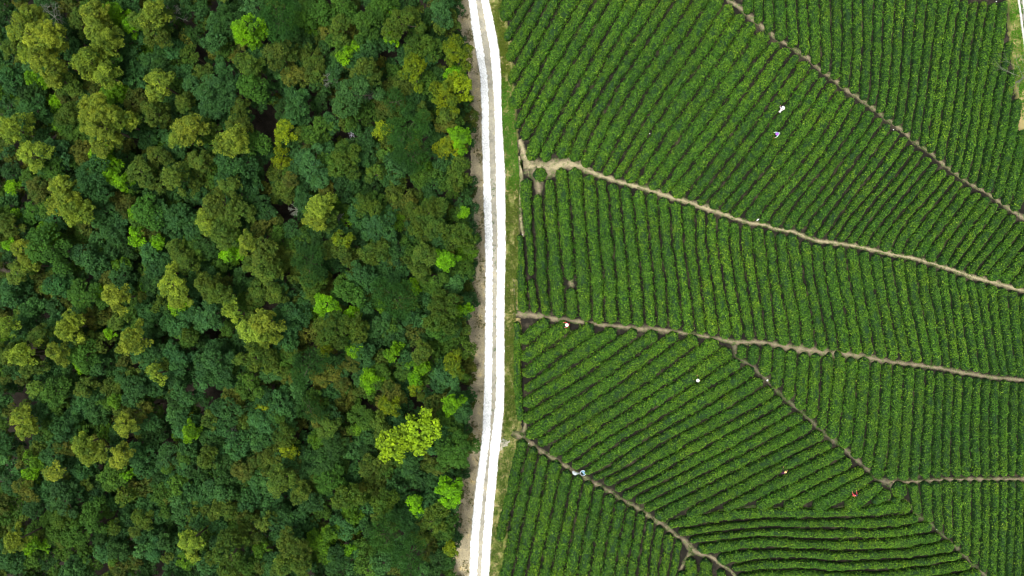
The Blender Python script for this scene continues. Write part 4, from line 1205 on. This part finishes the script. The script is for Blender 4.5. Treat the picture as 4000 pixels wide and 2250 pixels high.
def person(px, py, facing, label, hat, hat_col, top_col, leg_col, bend=0.25, reach=(0.35, 0.35), arm_out=(0.1, 0.1), hat_r=0.21, gloves=None):
    """a standing picker; facing = direction looked at, in degrees of the photo (0 = to the right, 90 = up)"""
    zt = 1.5
    hx, hy = math.sin(bend) * 0.60, 0
    root = empty('person', (0, 0, 0), math.radians(facing) - PI / 2)
    X, Y, _ = W(px, py, zt)
    # the head is what the photo shows: the feet stand back from it by the lean of the body
    fa = math.radians(facing)
    root.location = (X - math.cos(fa) * hx, Y - math.sin(fa) * hx, 0.0)
    tag(root, label, 'person', 'people picking tea among the hedges')
    sb, cb = math.sin(bend), math.cos(bend)
    up = lambda y, z: (sb * (z - 0.92) + cb * y, 0.92 + cb * (z - 0.92) - sb * y)     # lean about the hips
    N, E = [], []

    def node(x, y, z, r, lean=True, link_to=None):
        if lean:
            y, z = up(y, z)
        N.append((x, y, z, r))
        if link_to is not None:
            E.append((link_to, len(N) - 1))
        return len(N) - 1
    pel = node(0, 0, 0.92, 0.115)
    sp = node(0, 0.01, 1.10, 0.105, True, pel)
    ch = node(0, 0.02, 1.28, 0.120, True, sp)
    nk = node(0, 0.03, 1.41, 0.052, True, ch)
    hd = node(0, 0.05, 1.49, 0.078, True, nk)
    h2 = node(0, 0.06, 1.58, 0.086, True, hd)
    node(0, 0.06, 1.66, 0.060, True, h2)
    joints = {}
    for k, sx in enumerate((-1, 1)):
        sh = node(sx * 0.17, 0.02, 1.34, 0.056, True, ch)
        sy, sz = N[sh][1], N[sh][2]
        el = node(sx * (0.24 + arm_out[k]), sy + 0.10 + reach[k] * 0.35, sz - 0.22, 0.041, False, sh)
        wr = node(sx * (0.20 + arm_out[k] * 1.6), sy + 0.22 + reach[k], max(0.80, sz - 0.36), 0.027, False, el)
        wx, wy, wz, _r = N[wr]
        pa = node(wx, wy + 0.06, wz - 0.005, 0.030, False, wr)
        joints[k] = (sh, el, wr)
        for f in range(4):
            fx = wx + (f - 1.5) * 0.021
            L = (0.030, 0.036, 0.034, 0.026)[f]
            a1 = node(fx, wy + 0.105, wz - 0.008, 0.0095, False, pa)
            a2 = node(fx, wy + 0.105 + L, wz - 0.020, 0.0085, False, a1)
            node(fx, wy + 0.105 + L * 1.7, wz - 0.042, 0.0075, False, a2)
        t1 = node(wx - sx * 0.040, wy + 0.060, wz - 0.012, 0.0105, False, pa)
        node(wx - sx * 0.052, wy + 0.098, wz - 0.026, 0.0085, False, t1)
    for sx in (-1, 1):
        hp = node(sx * 0.09, 0, 0.86, 0.088, False, pel)
        kn = node(sx * 0.10, 0.03, 0.48, 0.060, False, hp)
        an = node(sx * 0.10, -0.01, 0.09, 0.040, False, kn)
        node(sx * 0.11, 0.12, 0.035, 0.036, False, an)
    skin_mesh('body', N, E, SKIN, root)
    # clothes follow the same joints, a little wider
    TN, TE = [], []

    def cn(i, r):
        TN.append((N[i][0], N[i][1], N[i][2], r))
        return len(TN) - 1
    a = cn(pel, 0.150); b = cn(sp, 0.135); c = cn(ch, 0.150); TE += [(a, b), (b, c)]
    TN.append((0, -0.005, 0.80, 0.150)); TE.append((a, len(TN) - 1))
    for k in (0, 1):
        s1 = cn(joints[k][0], 0.076); s2 = cn(joints[k][1], 0.060)
        w0 = N[joints[k][2]]; e0 = N[joints[k][1]]
        TN.append((e0[0] + (w0[0] - e0[0]) * 0.85, e0[1] + (w0[1] - e0[1]) * 0.85, e0[2] + (w0[2] - e0[2]) * 0.85, 0.045))
        TE += [(c, s1), (s1, s2), (s2, len(TN) - 1)]
    skin_mesh('jacket', TN, TE, cloth('jacket cloth', top_col), root)
    LN = [(0, 0, 0.94, 0.128)]
    LE = []
    for sx in (-1, 1):
        LN += [(sx * 0.09, 0, 0.84, 0.108), (sx * 0.10, 0.03, 0.48, 0.082), (sx * 0.10, -0.01, 0.13, 0.066)]
        k = len(LN)
        LE += [(0, k - 3), (k - 3, k - 2), (k - 2, k - 1)]
    skin_mesh('trousers', LN, LE, cloth('trouser cloth', leg_col), root)
    for sx in (-1, 1):
        skin_mesh('shoe', [(sx * 0.10, -0.05, 0.045, 0.045), (sx * 0.105, 0.05, 0.045, 0.047), (sx * 0.115, 0.16, 0.038, 0.038)], [(0, 1), (1, 2)], HAIR, root)
    # head: face, ears, hair, hat
    hy_, hz_ = up(0.06, 1.56)
    ex = lambda y, z: up(y, z)
    for sx in (-1, 1):
        y, z = ex(0.143, 1.575)
        v, q = lathe([(0.0005, -0.012), (0.009, -0.008), (0.012, 0), (0.009, 0.008), (0.0005, 0.012)], 8)
        link('eye', make_mesh('eye', v, q, [HAIR], smooth=True), root, (sx * 0.034, y, z))
        y, z = ex(0.055, 1.555)
        skin_mesh('ear', [(sx * 0.082, y, z - 0.022, 0.012), (sx * 0.090, y - 0.006, z + 0.02, 0.016)], [(0, 1)], SKIN, root)
    y, z = ex(0.142, 1.57); y2, z2 = ex(0.165, 1.535)
    skin_mesh('nose', [(0, y, z, 0.009), (0, y2, z2, 0.014)], [(0, 1)], SKIN, root)
    y, z = ex(0.138, 1.498)
    skin_mesh('mouth', [(-0.022, y - 0.003, z, 0.006), (0, y + 0.003, z, 0.008), (0.022, y - 0.003, z, 0.006)], [(0, 1), (1, 2)], plain('lips', lin(160, 84, 76), 0.5), root)
    hm = [(0.001, 0.104), (0.05, 0.096), (0.085, 0.064), (0.100, 0.01), (0.092, -0.05), (0.074, -0.09)]
    y, z = ex(0.045, 1.585)
    lathe_obj('hair', hm, HAIR, root, (0, y, z), (-bend, 0, 0), 16, 0.003)
    y, z = ex(0.055, 1.635)
    hatm = cloth('hat', hat_col)
    if hat == 'cone':
        pr = [(0.002, 0.135), (0.03, 0.120), (0.11, 0.060), (hat_r, -0.012), (hat_r, -0.020), (0.11, 0.044), (0.03, 0.106)]
    elif hat == 'cap':
        pr = [(0.002, 0.075), (0.06, 0.066), (0.098, 0.03), (0.108, -0.03), (0.120, -0.036), (0.106, -0.045)]
    else:
        pr = [(0.002, 0.095), (0.07, 0.088), (0.098, 0.060), (0.104, 0.004), (0.15, -0.010), (hat_r, -0.034), (hat_r, -0.042), (0.15, -0.020), (0.10, -0.008)]
    lathe_obj('hat', pr, hatm, root, (0, y, z), (-bend * 0.5, 0, 0), 22)
    if hat != 'cap':
        lathe_obj('chin_strap', [(0.105, 0.012), (0.108, 0.020), (0.105, 0.028)] if hat == 'brim' else [(0.085, 0.078), (0.088, 0.082), (0.082, 0.088)], HAIR, root, (0, y, z), (-bend * 0.5, 0, 0), 18)
    return root


person(3059, 422, 60, 'person in a white sun hat and pale pink shirt between two upper slanting hedges', 'brim', lin(250, 250, 252), lin(214, 202, 206), lin(40, 42, 50), bend=0.55, reach=(0.15, 0.15), hat_r=0.24)
person(3040, 521, 200, 'person in a purple hat and pale green top bending between slanting hedges', 'brim', lin(158, 96, 214), lin(176, 210, 178), lin(42, 40, 46), bend=0.75, reach=(0.25, 0.2), hat_r=0.22)
person(2217, 1269, 185, 'person in a pale conical hat and crimson jacket beside the lower footpath', 'cone', lin(232, 228, 214), lin(206, 14, 70), lin(30, 26, 40), bend=0.35, reach=(0.1, 0.25), hat_r=0.26)
person(2727, 1488, 120, 'person in a white hat and black clothes with a basket in the fan block', 'brim', lin(250, 252, 255), lin(26, 28, 34), lin(26, 28, 34), bend=0.3, reach=(0.1, 0.35), hat_r=0.23)
person(3068, 1846, 55, 'person in a straw hat and dark purple jacket deep in a slanting hedge row', 'brim', lin(226, 200, 128), lin(58, 24, 58), lin(28, 40, 58), bend=0.5, reach=(0.3, 0.1), hat_r=0.16)
person(3345, 1936, 80, 'person in a coral red jacket and dark blue cap reaching over a hedge', 'cap', lin(52, 62, 96), lin(206, 78, 84), lin(40, 36, 40), bend=0.25, reach=(0.05, 0.3), arm_out=(0.08, 0.02))

# ------------------------------------------------------------------ things lying about
def basket(px, py, label):
    X, Y, _ = W(px, py, 0.6)
    root = empty('basket', (X, Y, 0))
    tag(root, label, 'basket')
    wick = plain('wicker', lin(196, 170, 112), 0.8, 0.2, 30, 0.3)
    lathe_obj('basket_body', [(0.001, 0.01), (0.13, 0.012), (0.16, 0.10), (0.185, 0.34), (0.20, 0.42), (0.185, 0.42), (0.165, 0.30), (0.14, 0.06)], wick, root, n=24, wob=0.003)
    lathe_obj('rim', [(0.198, 0.40), (0.214, 0.42), (0.205, 0.445), (0.186, 0.43)], wick, root, n=24)
    rng = np.random.default_rng(2)
    n = 420
    r = 0.165 * np.sqrt(rng.random(n)); a = rng.random(n) * 2 * PI
    c = np.stack([r * np.cos(a), r * np.sin(a), 0.36 + 0.05 * (1 - (r / 0.165) ** 2) + 0.02 * rng.random(n)], 1)
    v, q = leaf_quads(c, unit(rng.normal(size=(n, 3)) * 0.5 + (0, 0, 1)), 0.035, 0.017, rng)
    link('picked_leaves', make_mesh('picked_leaves', v, q, [M['tea']], tint=np.repeat(0.6 + 0.3 * rng.random(n), 4)), root)
    for sx in (-1, 1):
        v, q = tubes([((sx * 0.19, 0.0, 0.42), (sx * 0.20, -0.06, 0.30), 0.010, 0.010), ((sx * 0.20, -0.06, 0.30), (sx * 0.17, -0.02, 0.10), 0.010, 0.010)], 6)
        link('strap', make_mesh('strap', v, q, [HAIR]), root)


basket(2736, 1493, 'round wicker basket of picked leaves beside the person in black clothes')


def crumpled(name, pts, width, thick, label, cat, col, seed, group=None, z=0.05):
    """a crumpled bag or sheet lying along a short line (photo units)"""
    rng = np.random.default_rng(seed)
    p = resample([(x, y, 0) for x, y in pts], 1.2)
    P = np.array([W(a, b, z)[:2] for a, b in p[:, :2]])
    d = np.gradient(P, axis=0); d /= np.linalg.norm(d, axis=1, keepdims=True) + 1e-9
    n = np.stack([-d[:, 1], d[:, 0]], 1)
    m = len(P); c = 11
    V = []
    for j in range(c):
        an = PI * j / (c - 1)
        u = -math.cos(an)
        for i in range(m):
            t = i / (m - 1)
            e = math.sqrt(max(0.06, 1 - abs(2 * t - 1) ** 3))
            w = width * e * (0.8 + 0.4 * rng.random())
            h = thick * e * (math.sin(an) ** 0.7) * (0.55 + 0.8 * rng.random())
            V.append((P[i, 0] + n[i, 0] * u * w, P[i, 1] + n[i, 1] * u * w, 0.02 + h))
    V = np.array(V)
    Q = [(j * m + i, j * m + i + 1, (j + 1) * m + i + 1, (j + 1) * m + i) for j in range(c - 1) for i in range(m - 1)]
    org = np.array([V[:, 0].mean(), V[:, 1].mean(), 0])
    o = link(name, make_mesh(name, V - org, np.array(Q), [col], smooth=False), loc=org)
    tag(o, label, cat, group)
    return o


WHITE = plain('white plastic', lin(240, 242, 244), 0.45, 0.4, 14, 0.05)
GREYW = plain('pale plastic', lin(198, 206, 208), 0.4, 0.4, 14, 0.12)


def tub():
    X, Y, _ = W(2277, 1847, 0.2)
    root = empty('tub', (X, Y, 0))
    tag(root, 'round blue-grey plastic tub with white rim standing on the brown footpath', 'tub')
    blue = plain('blue grey plastic', lin(104, 144, 166), 0.4, 0.4, 5, 0.12)
    lathe_obj('tub_body', [(0.001, 0.02), (0.32, 0.02), (0.335, 0.05), (0.36, 0.34), (0.372, 0.34), (0.33, 0.03), (0.31, 0.0), (0.001, 0.0)], blue, root, n=36)
    lathe_obj('rim', [(0.358, 0.335), (0.362, 0.362), (0.392, 0.362), (0.398, 0.345), (0.372, 0.335)], WHITE, root, n=36)
    for a in (-0.35, 2.9):
        ca, sa = math.cos(a), math.sin(a)
        v, q = tubes([((0.39 * ca - 0.06 * sa, 0.39 * sa + 0.06 * ca, 0.35), (0.45 * ca - 0.04 * sa, 0.45 * sa + 0.04 * ca, 0.345), 0.014, 0.014), ((0.45 * ca - 0.04 * sa, 0.45 * sa + 0.04 * ca, 0.345), (0.45 * ca + 0.04 * sa, 0.45 * sa - 0.04 * ca, 0.345), 0.014, 0.014), ((0.45 * ca + 0.04 * sa, 0.45 * sa - 0.04 * ca, 0.345), (0.39 * ca + 0.06 * sa, 0.39 * sa - 0.06 * ca, 0.35), 0.014, 0.014)], 6)
        link('handle', make_mesh('handle', v, q, [WHITE]), root)


tub()
crumpled('plastic_sheet', [(2237, 1840), (2244, 1849), (2254, 1853), (2264, 1850)], 0.24, 0.20, 'crumpled pale plastic sheet heaped beside the round blue-grey tub', 'sheet', GREYW, 4)
crumpled('sack', [(3453, 228), (3454, 244)], 0.10, 0.16, 'slim white sack lying in a furrow between upright hedges beyond the upper footpath', 'sack', GREYW, 5)
crumpled('sack', [(2920, 832), (2927, 821)], 0.17, 0.24, 'stout white sack in a furrow just above the middle footpath', 'sack', WHITE, 6)
crumpled('plastic_bag', [(2956, 862), (2961, 857), (2967, 856)], 0.09, 0.14, 'torn white bag at a furrow mouth above the middle footpath', 'bag', WHITE, 7)
crumpled('plastic_bag', [(2996, 1489), (3000, 1482)], 0.10, 0.12, 'bright white bag on the winding footpath below the fan corner', 'bag', WHITE, 8)
BITS = [(2041, 917, 'at the head of the first hedge by the road'), (2641, 768, 'on the middle footpath near its bare junction'), (2538, 522, 'on a slanting hedge well left of the purple hat'), (3491, 506, 'beside the upper footpath halfway along'),
        (2239, 1804, 'at a furrow mouth just above the round tub'), (2349, 1903, 'on the brown footpath right of the round tub'), (3660, 2069, 'on the dark path at the end of the level rows'), (3388, 1709, 'in a furrow of the block above the short path'),
        (2065, 1733, 'where the brown footpath leaves the road verge'), (3724, 1679, 'in a furrow near the right edge above the short path'), (3531, 2058, 'in a furrow between the second and third level hedges'), (3893, 5, 'beside the soil corner near the concrete ditch')]
for k, (x, y, wh) in enumerate(BITS):
    crumpled('litter', [(x - 2.2, y - 0.8), (x + 2.2, y + 1.0)], 0.055, 0.09, 'small white scrap of litter ' + wh, 'litter', WHITE, 20 + k, 'scraps of white litter', z=0.1 if k not in (2,) else 0.85)['kind'] = 'thing'
    if k == 2:
        bpy.data.objects[[o.name for o in COL.objects if o.name.startswith('litter')][-1]].location.z = 0.78


# concrete ditch in the top corner
def ditch():
    line = [(3966, -120), (3976, 0), (3987, 80), (3998, 165), (4016, 290), (4050, 460)]
    p = smooth_line([(x, y, 12) for x, y in line], 8, 5)
    P = np.array([W(a, b, 0.1)[:2] for a, b in p[:, :2]])
    d = np.gradient(P, axis=0); d /= np.linalg.norm(d, axis=1, keepdims=True)
    n = np.stack([d[:, 1], -d[:, 0]], 1)
    n *= np.sign(n[:, 0])[:, None]
    root = empty('concrete_ditch', (P[len(P) // 2, 0], P[len(P) // 2, 1], 0))
    tag(root, 'straight concrete ditch with two pale kerbs at the top corner', 'ditch')
    org = np.array([P[len(P) // 2, 0], P[len(P) // 2, 1], 0])

    def sweep(name, prof_, mat):
        c = len(prof_)
        V = np.stack([np.stack([P[:, 0] + n[:, 0] * a, P[:, 1] + n[:, 1] * a, np.full(len(P), b)], 1) for a, b in prof_], 1).reshape(-1, 3) - org
        q = (np.arange(len(P) - 1)[:, None] * c + np.arange(c - 1)[None]).ravel()
        return link(name, make_mesh(name, V, np.stack([q, q + 1, q + c + 1, q + c], 1), [mat]), root)
    pale = plain('weathered concrete', lin(206, 204, 192), 0.9, 0.2, 3, 0.15)
    dark = plain('damp concrete', lin(128, 126, 116), 0.8, 0.2, 2.5, 0.3)  # channel floor, a darker grey than the kerbs
    sweep('kerb', [(0.0, 0.0), (0.0, 0.16), (0.20, 0.16), (0.20, 0.03)], pale)
    sweep('kerb', [(0.62, 0.03), (0.62, 0.16), (0.80, 0.16), (0.80, 0.0)], pale)
    sweep('channel', [(0.198, 0.032), (0.41, 0.024), (0.622, 0.032)], dark)


ditch()


# the leafless pale tree leaning over the hedges at the right edge
def leaning_tree():
    base = np.array(W(3952, 330, 0.0))
    root = empty('bare_tree', tuple(base))
    tag(root, 'pale nearly leafless tree spreading grey twigs over hedges near the ditch', 'tree')
    rng = np.random.default_rng(9)
    segs = []
    tip = []

    def grow(p, d, L, r, depth):
        q = p + d * L
        segs.append((p, q, r * 0.55, r * 0.42))
        if depth == 0:
            tip.append(q)
            return
        for _ in range(3 if depth > 1 else 2):
            grow(q, unit(d + rng.normal(size=3) * 0.50 + np.array([0, 0, 0.10])), L * rng.uniform(0.55, 0.85), r * 0.60, depth - 1)
    link('trunk', make_mesh('trunk', *tubes([((0, 0, 0), (-0.1, 0.05, 1.6), 0.14, 0.12), ((-0.1, 0.05, 1.6), (-0.25, 0.12, 2.6), 0.12, 0.10)], 8), [M['pale_bark']]), root)
    fork = np.array([-0.25, 0.12, 2.55])
    for d, L in (((-0.75, 0.75, 0.45), 1.9), ((-0.95, 0.15, 0.4), 2.0), ((-0.5, 0.2, 0.8), 1.5), ((0.9, 0.1, 0.4), 1.6), ((0.8, 0.7, 0.5), 1.5), ((-0.7, -0.5, 0.4), 1.2)):
        grow(fork, unit(np.array(d)), L, 0.055, 3)
    link('branches', make_mesh('branches', *tubes(segs, 5), [M['pale_bark']]), root)
    tip = np.array(tip)
    n = 420
    c = tip[rng.integers(len(tip), size=n)] + rng.normal(size=(n, 3)) * 0.10
    v, q = leaf_quads(c, unit(rng.normal(size=(n, 3)) + (0, 0, 1)), 0.075, 0.045, rng)
    o = link('leaves', make_mesh('leaves', v, q, [M['leaf']], tint=np.repeat(rng.random(n), 4)), root)
    o.color = (*alb(140, 160, 40), 1)


leaning_tree()


# the little shrub in white flower in a forest gap
def white_shrub():
    X, Y, _ = W(1372, 520, 0.8)
    root = empty('flowering_shrub', (X, Y, 0))
    tag(root, 'small shrub in white flower in a bare gap of the forest', 'shrub')
    rng = np.random.default_rng(12)
    v, q = bare_arrays(0.55, rng)
    link('stems', make_mesh('stems', v, q, [M['bark']]), root)
    n = 70
    c = rng.normal(size=(n, 3)) * (0.22, 0.42, 0.16) + (0, 0, 0.75)
    v, q = leaf_quads(c, unit(rng.normal(size=(n, 3)) * 0.5 + (0, 0, 1)), 0.09, 0.075, rng)
    link('blossoms', make_mesh('blossoms', v, q, [plain('white petals', lin(222, 218, 236), 0.7)]), root)


white_shrub()

# ------------------------------------------------------------------ light, sky, camera
def light():
    w = bpy.data.worlds.new('World')
    SC.world = w
    w.use_nodes = True
    nt = w.node_tree
    sky = nt.nodes.new('ShaderNodeTexSky')
    sky.sky_type = 'NISHITA'
    sky.sun_disc = False
    el, az = math.radians(66), math.radians(232)     # sun to the left and a little up in the photo
    sky.sun_elevation = el
    sky.sun_rotation = az
    sky.air_density = 1.6
    sky.dust_density = 4.0
    bg = nt.nodes['Background']
    hs = nt.nodes.new('ShaderNodeHueSaturation')     # thin cloud: the blue of the sky is greyed
    hs.inputs['Saturation'].default_value = 0.22
    nt.links.new(sky.outputs[0], hs.inputs['Color'])
    nt.links.new(hs.outputs[0], bg.inputs['Color'])
    bg.inputs['Strength'].default_value = 0.10
    ld = bpy.data.lights.new('sun', 'SUN')
    ld.energy = 2.0
    ld.angle = math.radians(32)
    ld.color = (1.0, 0.97, 0.92)
    o = bpy.data.objects.new('sun', ld)
    COL.objects.link(o)
    # Nishita: rotation is measured clockwise from +Y
    d = np.array([math.sin(az) * math.cos(el), math.cos(az) * math.cos(el), math.sin(el)])
    from mathutils import Vector
    o.rotation_euler = Vector(-d).to_track_quat('-Z', 'Y').to_euler()
    o.location = tuple(d * 200)
    cd = bpy.data.cameras.new('camera')
    cd.sensor_width = 36.0
    cd.lens = 18.0 / (72.0 / H)
    cd.clip_end = 4000
    cam = bpy.data.objects.new('camera', cd)
    COL.objects.link(cam)
    cam.location = (0, 0, H)
    SC.camera = cam
    SC.view_settings.view_transform = 'Standard'
    SC.view_settings.look = 'None'
    SC.view_settings.gamma = 1
    SC.view_settings.exposure = 0.95
    SC.cycles.filter_width = 1.15
    SC.cycles.max_bounces = 5
    SC.cycles.diffuse_bounces = 3
    SC.cycles.transmission_bounces = 3
    SC.cycles.use_adaptive_sampling = True
    SC.cycles.adaptive_threshold = 0.02


light()
